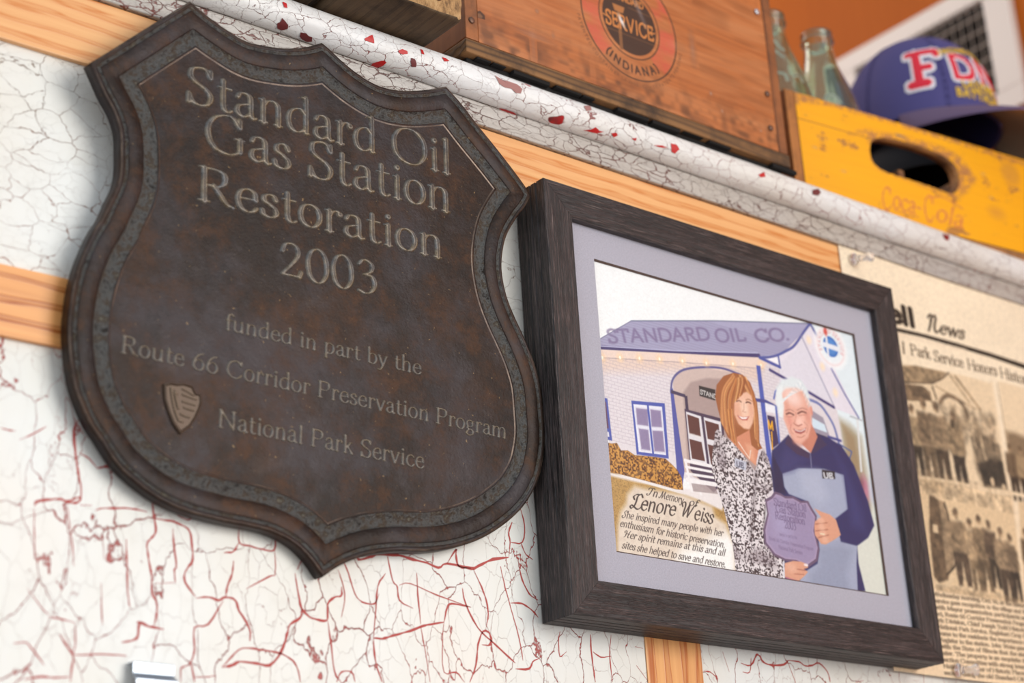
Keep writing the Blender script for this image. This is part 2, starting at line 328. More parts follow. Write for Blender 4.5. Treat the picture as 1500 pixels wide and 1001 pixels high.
# ---------------------------------------------------------------- flat print painter (vertex colours on a fine sheet)
def vnoise(shape, cells, seed=1):
    rs = np.random.RandomState(seed); h, w = shape; ch, cw = cells
    g = rs.rand(ch+2, cw+2); y = np.linspace(0, ch, h, endpoint=False)[:, None]; x = np.linspace(0, cw, w, endpoint=False)[None]
    yi, xi = y.astype(int), x.astype(int); fy, fx = y-yi, x-xi; fy = fy*fy*(3-2*fy); fx = fx*fx*(3-2*fx)
    return (g[yi, xi]*(1-fx)+g[yi, xi+1]*fx)*(1-fy) + (g[yi+1, xi]*(1-fx)+g[yi+1, xi+1]*fx)*fy
class Canvas:
    def __init__(s, x0, x1, z0, z1, cell, bg=(255, 255, 255), a=1.0):
        s.x0, s.x1, s.z0, s.z1 = x0, x1, z0, z1
        s.nx = int((x1-x0)/cell)+1; s.nz = int((z1-z0)/cell)+1
        s.X, s.Z = np.meshgrid(np.linspace(x0, x1, s.nx), np.linspace(z0, z1, s.nz))
        s.C = np.zeros((s.nz, s.nx, 3)); s.C[:] = bg; s.A = np.full((s.nz, s.nx), float(a)); s.cell = cell
    def win(s, ax, bx, az, bz):
        fx = (s.nx-1)/(s.x1-s.x0); fz = (s.nz-1)/(s.z1-s.z0)
        i0 = max(0, int((ax-s.x0)*fx)-1); i1 = min(s.nx, int((bx-s.x0)*fx)+3)
        j0 = max(0, int((az-s.z0)*fz)-1); j1 = min(s.nz, int((bz-s.z0)*fz)+3)
        if i1 <= i0 or j1 <= j0: return None
        return (slice(j0, j1), slice(i0, i1))
    def put(s, W, m, color, mul=False):
        m = np.clip(m, 0, 1)
        c = np.array(color, float) if not callable(color) else color(s.X[W], s.Z[W])
        if mul: s.C[W] = s.C[W]*(1-m[..., None]+m[..., None]*c)
        else: s.C[W] = s.C[W]*(1-m[..., None]) + c*m[..., None]
        s.A[W] = np.maximum(s.A[W], m)
    def poly(s, P, color, a=1.0, soft=0.0, mul=False):
        if isinstance(P, str): P = pts(P)
        P = np.array(P); pad = soft*2
        W = s.win(P[:, 0].min()-pad, P[:, 0].max()+pad, P[:, 1].min()-pad, P[:, 1].max()+pad)
        if W is None: return
        X, Z = s.X[W], s.Z[W]; ins = np.zeros(X.shape, bool); D = np.full(X.shape, 1e3)
        n = len(P)
        for i in range(n):
            (ax, az), (bx, bz) = P[i], P[(i+1) % n]
            if az != bz:
                c = ((az > Z) != (bz > Z)) & (X < (bx-ax)*(Z-az)/(bz-az)+ax); ins ^= c
            dx, dz = bx-ax, bz-az; L = dx*dx+dz*dz+1e-14; t = np.clip(((X-ax)*dx+(Z-az)*dz)/L, 0, 1)
            D = np.minimum(D, np.hypot(X-ax-t*dx, Z-az-t*dz))
        D = np.where(ins, D, -D); so = max(soft, s.cell*.7)
        s.put(W, a*np.clip(.5+D/(2*so), 0, 1), color, mul)
    def line(s, P, w, color, a=1.0, soft=0.0, curve=False):
        if isinstance(P, str): P = pts(P)
        if curve: P = catmull(P, 6)
        P = np.array(P); pad = w+soft*2
        W = s.win(P[:, 0].min()-pad, P[:, 0].max()+pad, P[:, 1].min()-pad, P[:, 1].max()+pad)
        if W is None: return
        D = sdf([(P[i][0], P[i][1], P[i+1][0], P[i+1][1], w/2, w/2) for i in range(len(P)-1)], s.X[W], s.Z[W])
        so = max(soft, s.cell*.7); s.put(W, a*np.clip(.5-D/(2*so), 0, 1), color)
    def ell(s, c, rx, rz, color, a=1.0, soft=0.0, rot=0.0, mul=False):
        if isinstance(c, str): c = pts(c)[0]
        m = max(rx, rz)+soft*2; W = s.win(c[0]-m, c[0]+m, c[1]-m, c[1]+m)
        if W is None: return
        X, Z = s.X[W]-c[0], s.Z[W]-c[1]; cr, sr = math.cos(rot), math.sin(rot); X, Z = X*cr+Z*sr, -X*sr+Z*cr
        k = np.sqrt((X/rx)**2+(Z/rz)**2); D = (1-k)*min(rx, rz); so = max(soft, s.cell*.7)
        s.put(W, a*np.clip(.5+D/(2*so), 0, 1), color, mul)
    def ring(s, c, r, w, color, a=1.0, soft=0.0):
        W = s.win(c[0]-r-w, c[0]+r+w, c[1]-r-w, c[1]+r+w)
        if W is None: return
        D = np.abs(np.hypot(s.X[W]-c[0], s.Z[W]-c[1])-r)-w/2; so = max(soft, s.cell*.7)
        s.put(W, a*np.clip(.5-D/(2*so), 0, 1), color)
    def glyph(s, ch, style, x, z, size, ang, color, a=1.0, soft=0.0, sx=1.0):
        seg = glyph_segs(ch, style)
        if not seg: return
        m = size*1.4; W = s.win(x-m, x+m*1.3, z-m, z+m*1.2)
        if W is None: return
        X, Z = s.X[W]-x, s.Z[W]-z; c, q = math.cos(ang), math.sin(ang)
        U, V = (X*c+Z*q)/size/sx, (-X*q+Z*c)/size
        D = sdf(seg, U, V)*size; so = max(soft, s.cell*.6); s.put(W, a*np.clip(.5-D/(2*so), 0, 1), color)
    def text(s, t, style, p0, p1, size, color, a=1.0, soft=0.0, track=0.0):
        """fit a line of writing between two baseline points"""
        tot = sum(adv(c, track) for c in t); L = math.hypot(p1[0]-p0[0], p1[1]-p0[1]); ang = math.atan2(p1[1]-p0[1], p1[0]-p0[0])
        k = L/(tot*size); x = 0
        for ch in t:
            s.glyph(ch, style, p0[0]+math.cos(ang)*x, p0[1]+math.sin(ang)*x, size, ang, color, a, soft, k); x += adv(ch, track)*size*k
    def arc_text(s, t, style, c, r, a0, a1, size, color, a=1.0, inward=True, soft=0.0):
        tot = sum(adv(q) for q in t); x = 0
        for ch in t:
            th = a0+(a1-a0)*(x+adv(ch)/2)/tot
            tang = th+math.pi/2 if a1 > a0 else th-math.pi/2
            w = adv(ch)*size*.5
            s.glyph(ch, style, c[0]+r*math.cos(th)-w*math.cos(tang), c[1]+r*math.sin(th)-w*math.sin(tang), size, tang, color, a, soft); x += adv(ch)
    def mesh(s, name, y, mat, parent, kind='y', hole=None, flip=False):
        """sheet in the plane y = const facing -y"""
        nv = s.nx*s.nz; co = np.zeros((nv, 3)); co[:, 0] = s.X.ravel(); co[:, 2] = s.Z.ravel(); co[:, 1] = y
        i = np.arange(s.nx-1)[None]+s.nx*np.arange(s.nz-1)[:, None]
        q = np.stack([i, i+1, i+1+s.nx, i+s.nx], -1).reshape(-1, 4)
        if hole is not None:
            m = hole(s.X, s.Z).ravel(); q = q[~m[q].all(1)]
        me = bpy.data.meshes.new(name); me.vertices.add(nv); me.vertices.foreach_set('co', co.ravel())
        me.loops.add(q.size); me.loops.foreach_set('vertex_index', q.ravel())
        me.polygons.add(len(q)); me.polygons.foreach_set('loop_start', np.arange(len(q))*4)
        me.update()
        a = me.attributes.new('ink', 'FLOAT_COLOR', 'POINT'); c = np.clip(s.C/255, 0, 1)
        c = np.where(c <= .04045, c/12.92, ((c+.055)/1.055)**2.4)
        a.data.foreach_set('color', np.concatenate([c.reshape(-1, 3), s.A.reshape(-1, 1)], 1).ravel())
        return link(name, me, mat, parent)
def ink_over(t, c):
    """lay the printed colours of the sheet over node colour c"""
    at = t.n('ShaderNodeAttribute', attribute_name='ink')
    return t.mix((at, 3), c, (at, 0))

# ---------------------------------------------------------------- the setting
PAINT = lin((238, 237, 232))
m_upper = crackle('crackled_white_paint_upper', PAINT, lin((150, 122, 104)), lin((176, 120, 100)), 58, .014, stain=lin((232, 214, 196)), stretch=(.8, 1, 1.1), fine=1.3)
m_lower = crackle('crackled_white_paint_lower', lin((234, 234, 230)), lin((186, 66, 60)), lin((158, 62, 56)), 32, .0145, stain=lin((240, 230, 218)), stretch=(1.15, 1, .72), fine=1.5)
m_nose = crackle('crackled_white_paint_shelf', lin((240, 240, 240)), lin((150, 60, 55)), lin((110, 70, 62)), 84, .024, stain=lin((222, 214, 208)), stretch=(.8, 1.4, 1.25), bump=.0004, chips=.74, fine=1.4)
m_soffit = crackle('crackled_shaded_paint_soffit', lin((196, 190, 184)), lin((96, 66, 58)), lin((120, 60, 52)), 120, .045, stain=lin((166, 156, 148)), stretch=(.6, 1.3, 1.3), bump=.0006)  # paint greyed to carry the shade under the shelf
m_pine_x = wood('pine_batten_wood', lin((246, 188, 128)), lin((216, 134, 68)), 'x', 30, 30, .9, .35, loc=(.3, 0, .02))
m_pine_mid = wood('pine_batten_wood_mid', lin((250, 178, 108)), lin((176, 92, 34)), 'x', 26, 24, 1.0, .35, loc=(1.3, 0, .32))
m_pine_z = wood('pine_batten_wood_upright', lin((245, 182, 116)), lin((190, 104, 48)), 'z', 26, 22, .95, .35)

def struct(o): o['kind'] = 'structure'; return o
wall = struct(empty('wall_back', (0, 0, 0)))
def panel(name, x0, x1, z0, z1, mat):
    bm = bmesh.new(); add_box(bm, x0, x1, 0, .018, z0, z1, .0008); return from_bm(name, bm, mat, wall)
panel('painted_panel', -1.6, .0905, .9, 1.598, m_lower)
panel('painted_panel', .0910, 1.0, .9, 1.598, m_lower)
panel('painted_panel', -1.6, 1.0, 1.5985, 1.8060, m_upper)
bmf = bmesh.new(); add_box(bmf, -1.6, 1.0, .0185, .09, .9, 1.8220)
from_bm('backing', bmf, m_pine_x, wall)

def batten(name, x0, x1, z0, z1, mat, th=.004):
    o = box(name, x0, x1, -th, -.0001, z0, z1, mat, None, .0007); struct(o); return o
batten('trim_1', -1.2, 1.0, 1.7605, 1.8060, m_pine_x)
batten('trim_2', -1.2, -.2, 1.5752, 1.6178, m_pine_mid)
batten('trim_3', .0437, .0968, .95, 1.575, m_pine_z, .0012)

m_floor = wood('worn_floor_boards', lin((120, 92, 66)), lin((74, 52, 36)), 'x', 20, 6, .8, .6)
struct(box('floor', -4, 1.0, -4, .09, -.03, 0, m_floor, None, 0))

# deep red cracks running through the lower coat of paint
m_crack = plain('red_undercoat_in_cracks', (180, 68, 62), .6)
def cracks():
    bm = bmesh.new()
    for w, s in CR:
        P = catmull(pts(s), 3); Q = []
        for p in P: Q.append((p[0]+R.uniform(-1, 1)*.00016, p[1]+R.uniform(-1, 1)*.00016))
        n = len(Q); row = []
        for i in range(n):
            a, b = Q[max(i-1, 0)], Q[min(i+1, n-1)]; dx, dz = b[0]-a[0], b[1]-a[1]; L = math.hypot(dx, dz)+1e-9
            e = min(1.0, .35+min(i, n-1-i)/3); h = w*e*(.55+.75*R.random())*.00018
            row.append([bm.verts.new((Q[i][0]+k*dz/L*h, -.00012, Q[i][1]-k*dx/L*h)) for k in (-1, 1)])
        for a, b in zip(row[:-1], row[1:]):
            try: bm.faces.new((a[0], a[1], b[1], b[0]))
            except ValueError: pass
    o = from_bm('paint_crack', bm, m_crack, wall); o['kind'] = 'stuff'
CR = [
(5, '-19361,148286 -19123,147801 -18356,148023 -17527,148341 -16542,148418 -15759,148427 -14976,148304 -13918,148211 -13016,148010 -12295,148362 -10380,148277 -9813,148479 -8540,149084 -7210,149382'),
(4, '-12295,148362 -11530,149393 -11547,149077 -11371,148294 -10380,148277'),
(3, '-7210,149382 -7023,150417 -7090,151101 -6749,151844'),
(3, '-10213,148297 -9615,147156 -9279,146301 -9167,145425 -9391,144520'),
(3.5, '-11176,146894 -10959,145902 -10057,144455 -9001,143678 -7933,142984 -7129,142439'),
(4, '-10921,140919 -10367,142036 -10124,143357 -9627,144277 -9084,144109 -9127,143448 -9793,143387'),
(3, '-7941,148701 -7639,147286 -7269,146066 -6726,144110 -6490,142669'),
(4, '-7154,142086 -6015,142180 -5694,142649 -5099,142922'),
(4, '-18163,143043 -17507,143063 -16736,143303 -15433,143722 -14477,144113 -13837,144304 -12763,144539'),
(3, '-14749,147456 -14701,146156 -14577,144232'), (2.5, '-14583,144103 -14330,142763 -14010,140679'),
(3.5, '-18163,143043 -18061,141599 -17601,140399'), (3, '-18163,143043 -17963,144531 -17752,146250 -17105,147182'),
(3, '-12763,144539 -12443,145527 -12052,145787 -10530,145727'),
(2.5, '-12763,144539 -12932,143316 -12924,141398 -11963,141476 -11353,140886'),
(4, '-23719,146413 -23497,145198 -23271,144319 -22658,143849 -21696,143739 -21448,143970 -21431,144800 -20931,145269 -20435,145406 -20422,145953'),
(4.5, '-23271,144319 -23375,143777 -24091,143299 -24333,142669 -24718,141632 -25512,140769 -26426,140810 -27466,140801 -28003,140560 -28669,140388'),
(3, '-28669,140388 -28003,141067 -27330,141597 -26194,141620 -25044,141563 -24116,141285 -23654,140804 -23432,139946'),
(3.5, '-21453,143763 -21241,142347 -21036,140738 -20566,140169'),
(3, '-20905,140142 -20551,140778 -19817,140837 -19589,140245'),
(3.5, '-23572,146637 -22825,148193 -22915,148603'),
(3, '-27552,148748 -27552,147801 -26860,147684 -25929,147595 -25130,147653 -25120,148737'), (3, '-27552,147801 -27919,147224 -28556,147063'), (2.5, '-25130,147653 -25095,146253 -25472,146004 -27097,145088'),
(3.5, '-33286,149749 -33136,148684 -32988,147705 -33325,147264 -33531,146842 -33387,146072 -33198,145115 -33137,144148 -32918,143784 -32822,143213 -32978,142428'),
(3.5, '-33132,148485 -32481,148493 -31825,148461 -30939,148176 -30711,147600 -30611,146409 -30914,145894 -31128,145472 -31035,144968 -30370,144252'),
(3, '-31611,148894 -30945,148701 -30503,149046'), (3, '-31906,148048 -31805,147060 -31658,145885 -31786,145672 -31688,144895'), (2.5, '-32935,144754 -31775,144924'),
(4, '-30369,144173 -29575,144338 -28906,144211 -28458,144458 -27781,144331 -27554,143755 -26874,142827 -26830,142037'),
(3.5, '-28458,144458 -28324,145073 -28009,145914 -27918,146654'), (3, '-28592,144244 -29565,142762 -30441,142482 -30430,141319 -30554,140730 -30852,140322 -31280,140095 -31270,139336'),
(4, '-34072,142397 -33864,142455 -33313,142280 -32379,142217'), (4, '-34957,141214 -34053,141524 -33942,142219 -33780,142464'),
(3, '-30852,140322 -30637,140340 -30501,139777 -30411,139403'), (2.5, '-30414,139670 -29545,139777 -29108,139889'),
(4, '-37935,153576 -38203,152925 -38079,151744 -37874,150584 -37629,149437 -37773,148828 -38459,148613'), (4, '-36722,150921 -36181,151085 -35547,151103'), (2.5, '-37870,151658 -37238,151400 -36722,150921'),
(4, '-40369,148189 -40183,148484 -39392,148713 -38791,148799 -38382,148741 -37700,149112'), (3, '-37685,148645 -36945,148710'), (3, '-36730,148465 -36320,148640 -35485,148757 -34642,148875 -33570,148825'),
(2.5, '-42532,152309 -42058,152272 -41662,152261'), (2, '-41402,151794 -40547,152330 -39841,152847'), (2, '-40364,148074 -40307,146745 -40164,145251'), (2, '-38456,148536 -38253,147401 -38051,146272 -37930,145140'),
(3, '-34810,147073 -34731,145520 -34652,143983 -34509,143231'), (2.5, '-36274,147079 -36152,145737'), (2.5, '-39329,142174 -38740,142196 -37741,142035'), (2, '-36277,144378 -36186,142678 -36129,142119'),
(3.5, '-38628,141320 -38089,140633 -37796,140217 -37852,139553 -37905,138820'), (3, '-37799,140291 -36081,140478 -34652,140528'), (3, '-40536,138758 -39587,138977 -38813,139002 -37915,139110'),
(2.5, '-37738,141961 -37700,140852 -37799,140291'), (2, '-40562,143636 -39742,142687 -39256,142292'), (2.5, '-41193,140607 -40509,140706 -40028,140277 -39420,139605'),
(3, '-5975,152886 -5707,151750 -5970,150551 -6964,150424'), (3, '-6088,150536 -5734,149793 -5173,149492'), (3, '-6381,148886 -6157,147997 -5642,147143 -4915,146766'),
(3.5, '-7307,146331 -6274,146395 -5436,146030 -5004,145622'), (2.5, '-20374,147862 -19902,146856 -19436,145641 -18949,145187 -18043,145156 -17665,145834'), (2.5, '-20644,146981 -20184,145559 -20469,144068'),
(3, '-16957,148411 -16603,146808 -16256,146417 -16134,145571 -15111,145164'), (2.5, '-16097,146521 -15305,146739 -13212,146231 -10530,145727'),
(4, '13678,144196 14714,144136 15392,144932 15735,144863 16034,144493 16860,144315 18177,144476 18739,144823'), (3.5, '18592,144810 19216,143264'), (4, '18739,144823 19833,144816 20529,144572 21289,144686 22072,144904 22870,144309 23041,143562'),
(3, '13797,143571 14500,143629 14786,144633'), (3, '9816,143295 10486,143302 11239,142883'), (2.5, '11915,144872 12404,143458'), (3.5, '25904,143784 26878,144015'), (3, '3473,144452 4229,144426'), (2.5, '3464,143194 4479,142117'),
(3, '-495,144920 -542,143770 -429,142414 -372,141740'), (3, '-421,143781 279,143476 1208,143602'), (2.5, '1357,145095 1094,143684 1157,141859'), (2, '-3190,144893 -3366,144197 -3331,143208 -2711,143578'),
]
cracks()

# far end wall seen above the shelf, with its ventilation grille
m_panelw = wood('stained_end_wall', lin((200, 104, 26)), lin((168, 80, 16)), 'z', 20, 3, .45, .5, loc=(0, .2, 0))
m_panelw.node_tree.nodes['Principled BSDF'].inputs['Specular IOR Level'].default_value = .12
wr = struct(box('wall_right', 1.0, 1.04, -1.4, 1.8, .9, 3.4, m_panelw, None, 0))
m_far = wood('stained_far_wall', lin((190, 104, 36)), lin((158, 80, 24)), 'z', 20, 3, .45, .6)
struct(box('wall_far', -2.6, .999, 1.84, 1.88, .9, 3.4, m_far, None, 0)); struct(box('ceiling', -2.6, 1.04, .5, 1.88, 3.401, 3.43, plain('ceiling_paint', (226, 216, 200), .8), None, 0))
m_vent = plain('vent_enamel', (232, 218, 208), .4); m_dark = plain('vent_dark_inside', (38, 30, 26), .8); m_slat = plain('vent_slat_enamel', (150, 134, 122), .5)
ve = empty('air_vent', (1.0, .378, 2.35)); tag(ve, 'white framed ventilation grille high on the brown end wall behind the blue cap', 'vent')
def vbar(name, y0, y1, z0, z1, x0=-.012, x1=-.0005, mat=m_vent):
    return box(name, x0, x1, y0-.378, y1-.378, z0-2.35, z1-2.35, mat, ve, .001)
vbar('frame_bar', .225, .512, 2.425, 2.452); vbar('frame_bar', .225, .512, 2.258, 2.287)
vbar('frame_bar', .225, .263, 2.2872, 2.4248); vbar('frame_bar', .478, .512, 2.2872, 2.4248)
vbar('back_plate', .2635, .4775, 2.2875, 2.4245, -.0015, -.0005, m_dark)
for k in range(6):
    bm = bmesh.new(); add_box(bm, -.007, .007, -.114, .114, -.0006, .0006); o = from_bm('slat', bm, m_slat, ve, loc=(-.0075, 0, -.051+k*.0215)); o.rotation_euler = (0, math.radians(-42), 0)
for k in range(16):
    vbar('grille_wire', .270+k*.0133, .2710+k*.0133, 2.2875, 2.4245, -.0165, -.0155, m_slat)

# ---------------------------------------------------------------- shelf: board, rounded nosing, soffit
sh = empty('shelf', (0, 0, 1.81)); tag(sh, 'wooden shelf with a rounded white crackle-painted front edge above the plaque', 'shelf')
m_board = wood('shelf_board_wood', lin((120, 78, 46)), lin((70, 42, 24)), 'x', 40, 12, .8, .6, dirt=lin((40, 28, 20)))
box('board', -1.4, .98, -.0088, .42, .0130, .0384, m_board, sh, .0005)
prof = [(-.0090, .0388)]
for k in range(25):
    a = math.radians(92+k*173/24); prof.append((-.0092+.0130*math.cos(a), .0260+.0130*math.sin(a)))
prof += [(-.0090, .0132)]
NX = 90
def long_profile(name, P, mat, x0=-1.4, x1=.98, amp=.0002):
    rings = []
    for i in range(NX+1):
        x = x0+(x1-x0)*i/NX
        rings.append([(x, y+R.uniform(-amp, amp), z+R.uniform(-amp, amp)) for y, z in P])
    return loft(name, rings, mat, sh, True, True)
long_profile('nosing', prof, m_nose)
long_profile('cove_moulding', [(-.0005, .0128), (-.0092, .0128), (-.0084, .0110), (-.0070, .0085), (-.0063, .0055), (-.0062, .0020), (-.0068, -.0005), (-.0074, -.0020), (-.0074, -.0032), (-.0066, -.0036), (-.0005, -.0036)], m_soffit, amp=.00012)

# flaked spots on the nosing where the red coat shows: thin patches following the round
def flakes():
    mats = {'r': plain('bright_red_undercoat', (196, 28, 28), .5), 'd': plain('dark_red_undercoat', (112, 44, 44), .6), 'p': plain('pinkish_worn_undercoat', (168, 118, 112), .7)}
    for key, P in FL:
        P = [tuple(v/100000 for v in p) for p in [tuple(float(q) for q in w.split(',')) for w in P.split()]]
        P2 = []
        for i in range(len(P)):
            a, b = P[i], P[(i+1) % len(P)]
            for k in range(3): P2.append((a[0]+(b[0]-a[0])*k/3+R.uniform(-1, 1)*.00018, a[1]+(b[1]-a[1])*k/3+R.uniform(-1, 1)*.00018))
        bm = bmesh.new(); c = (sum(p[0] for p in P2)/len(P2), sum(p[1] for p in P2)/len(P2)); r = .01345
        def V(p): a = p[1]/.0130; return bm.verts.new((p[0], -.0092-r*math.cos(a), .0260+r*math.sin(a)))
        cv = V(c); vv = [V(p) for p in P2]; mid = [V(((p[0]+c[0])/2, (p[1]+c[1])/2)) for p in P2]; n = len(vv)
        for i in range(n):
            j = (i+1) % n; bm.faces.new((vv[i], vv[j], mid[j], mid[i])); bm.faces.new((mid[i], mid[j], cv))
        o = from_bm('flaked_spot', bm, mats[key], sh, True)
FL = [('r', '-25618,268 -25303,276 -25219,-73 -25480,-110'), ('d', '-25490,-814 -25222,-964 -24898,-1103 -24806,-1385 -25093,-1616 -25477,-1586 -25660,-1257 -25497,-1052'), ('d', '-23840,-1314 -23456,-1235 -23179,-1354 -22904,-1367 -22727,-1664 -22980,-1859 -23378,-1822 -23716,-1621'), ('r', '-19097,-279 -18479,186 -18380,-155 -18292,-422 -18741,-413 -19075,-417'),
 ('r', '-17723,-2229 -17773,-1749 -17533,-1512 -17219,-1282 -16901,-1342 -17011,-1704 -17243,-2106'), ('r', '-16325,-317 -15997,-117 -15594,-144 -15521,-321 -15895,-481 -16238,-485'), ('d', '-15195,-517 -14913,-483 -14676,-704 -14621,-984 -14946,-1032 -15180,-754'), ('r', '-14417,444 -14196,399 -14138,59 -14374,36'), ('r', '-12546,393 -12187,402 -11925,245 -12427,72'),
 ('p', '-7862,414 -7219,261 -6584,298 -5823,315 -5366,47 -5550,-328 -5981,-399 -6443,-224 -7062,-299 -7572,-137'), ('r', '-6647,-1925 -6094,-1829 -5530,-1824 -4998,-1934 -5215,-2214 -5815,-2255'), ('r', '817,-1350 1486,-1142 1793,-834 2209,-989 2674,-969 2155,-1236 1528,-1309'), ('r', '3381,-882 3790,-718 4058,-859 3720,-1122'), ('r', '5340,-782 5831,-599 5842,-810'), ('p', '639,538 1498,989 1310,359 708,96'),
 ('r', '9319,-101 9902,-53 10273,-344 9887,-769 9499,-708'), ('d', '25441,179 26317,612 26442,197 25960,-182 25299,-230'), ('r', '18948,-157 19730,246 19815,-106 19267,-305'), ('r', '7635,-710 8493,-486 9084,-546 8405,-670'), ('r', '4950,-2838 5411,-2841 5620,-2839')]
flakes()

# ---------------------------------------------------------------- bronze plaque
YF, YB = -.009, 0.0
def bronze(name, patina):
    t = NT(name); mp = t.coords()
    a = t.noise(mp, 9, 6, .65); ra = t.ramp(a, 0, [(.3, lin((22, 15, 12))), (.5, lin((34, 22, 16))), (.7, lin((54, 33, 20)))])
    b = t.noise(t.coords((1, 1, 1), (2, 0, 5)), 46, 9, .78); rb = t.ramp(b, 0, [(.47, 0), (.54, .35), (.6, 1)])
    # warm oxide bloom right of the date
    gm = t.coords((1, 1, 1), (.150, 0, -1.635)); gr = t.n('ShaderNodeTexGradient', gradient_type='SPHERICAL')
    g2 = t.n('ShaderNodeVectorMath', operation='MULTIPLY'); g2.inputs[1].default_value = (13, 0, 10); t.l(gm, 0, g2, 0); t.l(g2, 0, gr, 0)
    k = t.math('MULTIPLY', (gr, 1), 1.5, True); k2 = t.math('MULTIPLY', k, (rb, 0), True)
    c = t.mix(k2, (ra, 0), lin((150, 84, 32)))
    rb2 = t.math('MULTIPLY', (rb, 0), .22); c = t.mix(rb2, c, lin((112, 74, 46)))
    g = t.noise(t.coords((1, 1, 1), (7, 3, 1)), 14, 7, .7); rg = t.ramp(g, 0, [(.45, 0), (.62, .75)]); c = t.mix((rg, 0), c, lin((54, 49, 52)))
    g = t.noise(t.coords((1, 1, 1), (3, 3, 8)), 40, 6, .75); rg = t.ramp(g, 0, [(.52, 0), (.7, .6)]); c = t.mix((rg, 0), c, lin((22, 17, 16)))
    sp = t.noise(mp, 420, 2, .5); rs = t.ramp(sp, 0, [(.72, 0), (.78, .5)]); c = t.mix((rs, 0), c, lin((150, 122, 84)))
    if patina:
        p = t.noise(mp, 160, 6, .7); rp = t.ramp(p, 0, [(.34, lin((52, 46, 42))), (.48, lin((110, 110, 108))), (.58, lin((84, 70, 58))), (.68, lin((128, 124, 112))), (.8, lin((160, 144, 104)))]); c = t.mix(.75, c, (rp, 0))
    c = ink_over(t, c) if patina == 2 else c
    t.col(c)
    h = t.noise(mp, 300 if patina else 90, 6, .7); h2 = t.noise(mp, 520, 3, .6); hh = t.math('ADD', (h, 0), t.math('MULTIPLY', (h2, 0), .45))
    t.bump(hh, .0022 if patina == 1 else .00045, .8)
    rr = t.ramp(b, 0, [(.3, .36), (.7, .56)]); t.l(rr, 0, t.b, 'Roughness'); t.set(Metallic=.42)
    t.b.inputs['Specular IOR Level'].default_value = .3
    return t.m
m_br, m_pat, m_let = bronze('dark_bronze', 0), bronze('patinated_bronze_groove', 1), bronze('worn_bronze_letter', 0)

def arc(P, n):
    P = catmull(P, 8); P = np.array(P); d = np.r_[0, np.cumsum(np.hypot(*np.diff(P, axis=0).T))]
    t = np.linspace(0, d[-1], n); return np.c_[np.interp(t, d, P[:, 0]), np.interp(t, d, P[:, 1])]
BOT = pts('-22425,146101')[0]
A1 = [BOT] + pts('-23395,147131 -24559,147895 -26080,148359 -27570,148493 -29441,148570 -31766,148819 -33354,149236 -34760,149905 -36168,150879 -37424,152338 -37869,152818 -38563,154007 -39046,155114 -39392,156650 -39577,158228 -39550,159742 -39388,161135 -39092,162448 -38515,164139 -37860,165447 -37488,166528 -37104,167493 -36935,168410 -36957,169589 -37081,171014 -37498,172097 -38175,173059 -38667,173896') + pts('-39209,174852')
A2 = pts('-39209,174852') + pts('-38049,175969 -36333,177664 -33980,179983') + pts('-32792,181144')
A3 = pts('-32792,181144') + pts('-31758,180633 -30421,180118 -28774,179693 -27117,179839 -25589,180182 -24196,180727') + pts('-23046,181394')
A4 = pts('-23046,181394') + pts('-22456,181135 -21374,180528 -20067,179984 -18637,179669 -17133,179771 -15605,180182 -14107,180737') + pts('-12877,181317')
A5 = pts('-12877,181317') + pts('-11531,180369 -10177,179204 -8217,177626 -6179,175838') + pts('-5522,175024')
A6 = pts('-5522,175024') + pts('-6045,174063 -6871,172984 -7757,171499 -8149,170149 -8241,168782 -7921,167221 -7300,165878 -6328,164266 -5591,162801 -5043,161109 -4864,159263 -4798,157651 -4963,156298 -5495,154529 -6721,152687 -8425,151180 -10472,149929 -12674,149079 -14816,148598 -17110,148316 -19344,147790 -21123,146993') + [BOT]
ARCS = [arc(a, n) for a, n in ((A1, 110), (A2, 26), (A3, 34), (A4, 34), (A5, 28), (A6, 110))]
def offset_ring(d):
    if d < 1e-6: return np.concatenate([a[:-1] for a in ARCS])
    off = []
    for a in ARCS:
        t = np.gradient(a, axis=0); t /= np.hypot(t[:, 0], t[:, 1])[:, None]
        for _ in range(2): t[1:-1] = (t[:-2]+t[1:-1]+t[2:])/3; t /= np.hypot(t[:, 0], t[:, 1])[:, None]
        n = np.c_[t[:, 1], -t[:, 0]]; off.append(a+n*d)          # outline runs clockwise, so this is inward
    res = []; K = len(off); cut = []
    for k in range(K):
        p, q = off[k], off[(k+1) % K]; best = None
        for i in range(len(p)-2, max(len(p)-45, 0), -1):
            a, b = p[i], p[i+1]; r = b-a
            for j in range(0, min(44, len(q)-1)):
                c, e = q[j], q[j+1]; s_ = e-c; den = r[0]*s_[1]-r[1]*s_[0]
                if abs(den) < 1e-14: continue
                u = ((c[0]-a[0])*s_[1]-(c[1]-a[1])*s_[0])/den; v = ((c[0]-a[0])*r[1]-(c[1]-a[1])*r[0])/den
                if 0 <= u <= 1 and 0 <= v <= 1: best = (i, j, a+u*r); break
            if best: break
        cut.append(best or (len(p)-2, 0, (p[-1]+q[0])/2))
    for k in range(K):
        j, P0 = cut[k-1][1], cut[k-1][2]; i, P1 = cut[k][0], cut[k][2]
        seg = np.concatenate([[P0], off[k][j+1:i+1], [P1]])
        dd = np.r_[0, np.cumsum(np.hypot(*np.diff(seg, axis=0).T))]; t = np.linspace(0, dd[-1], len(ARCS[k]))
        res.append(np.c_[np.interp(t, dd, seg[:, 0]), np.interp(t, dd, seg[:, 1])][:-1])
    return np.concatenate(res)
PC = (-.2203, 1.64)
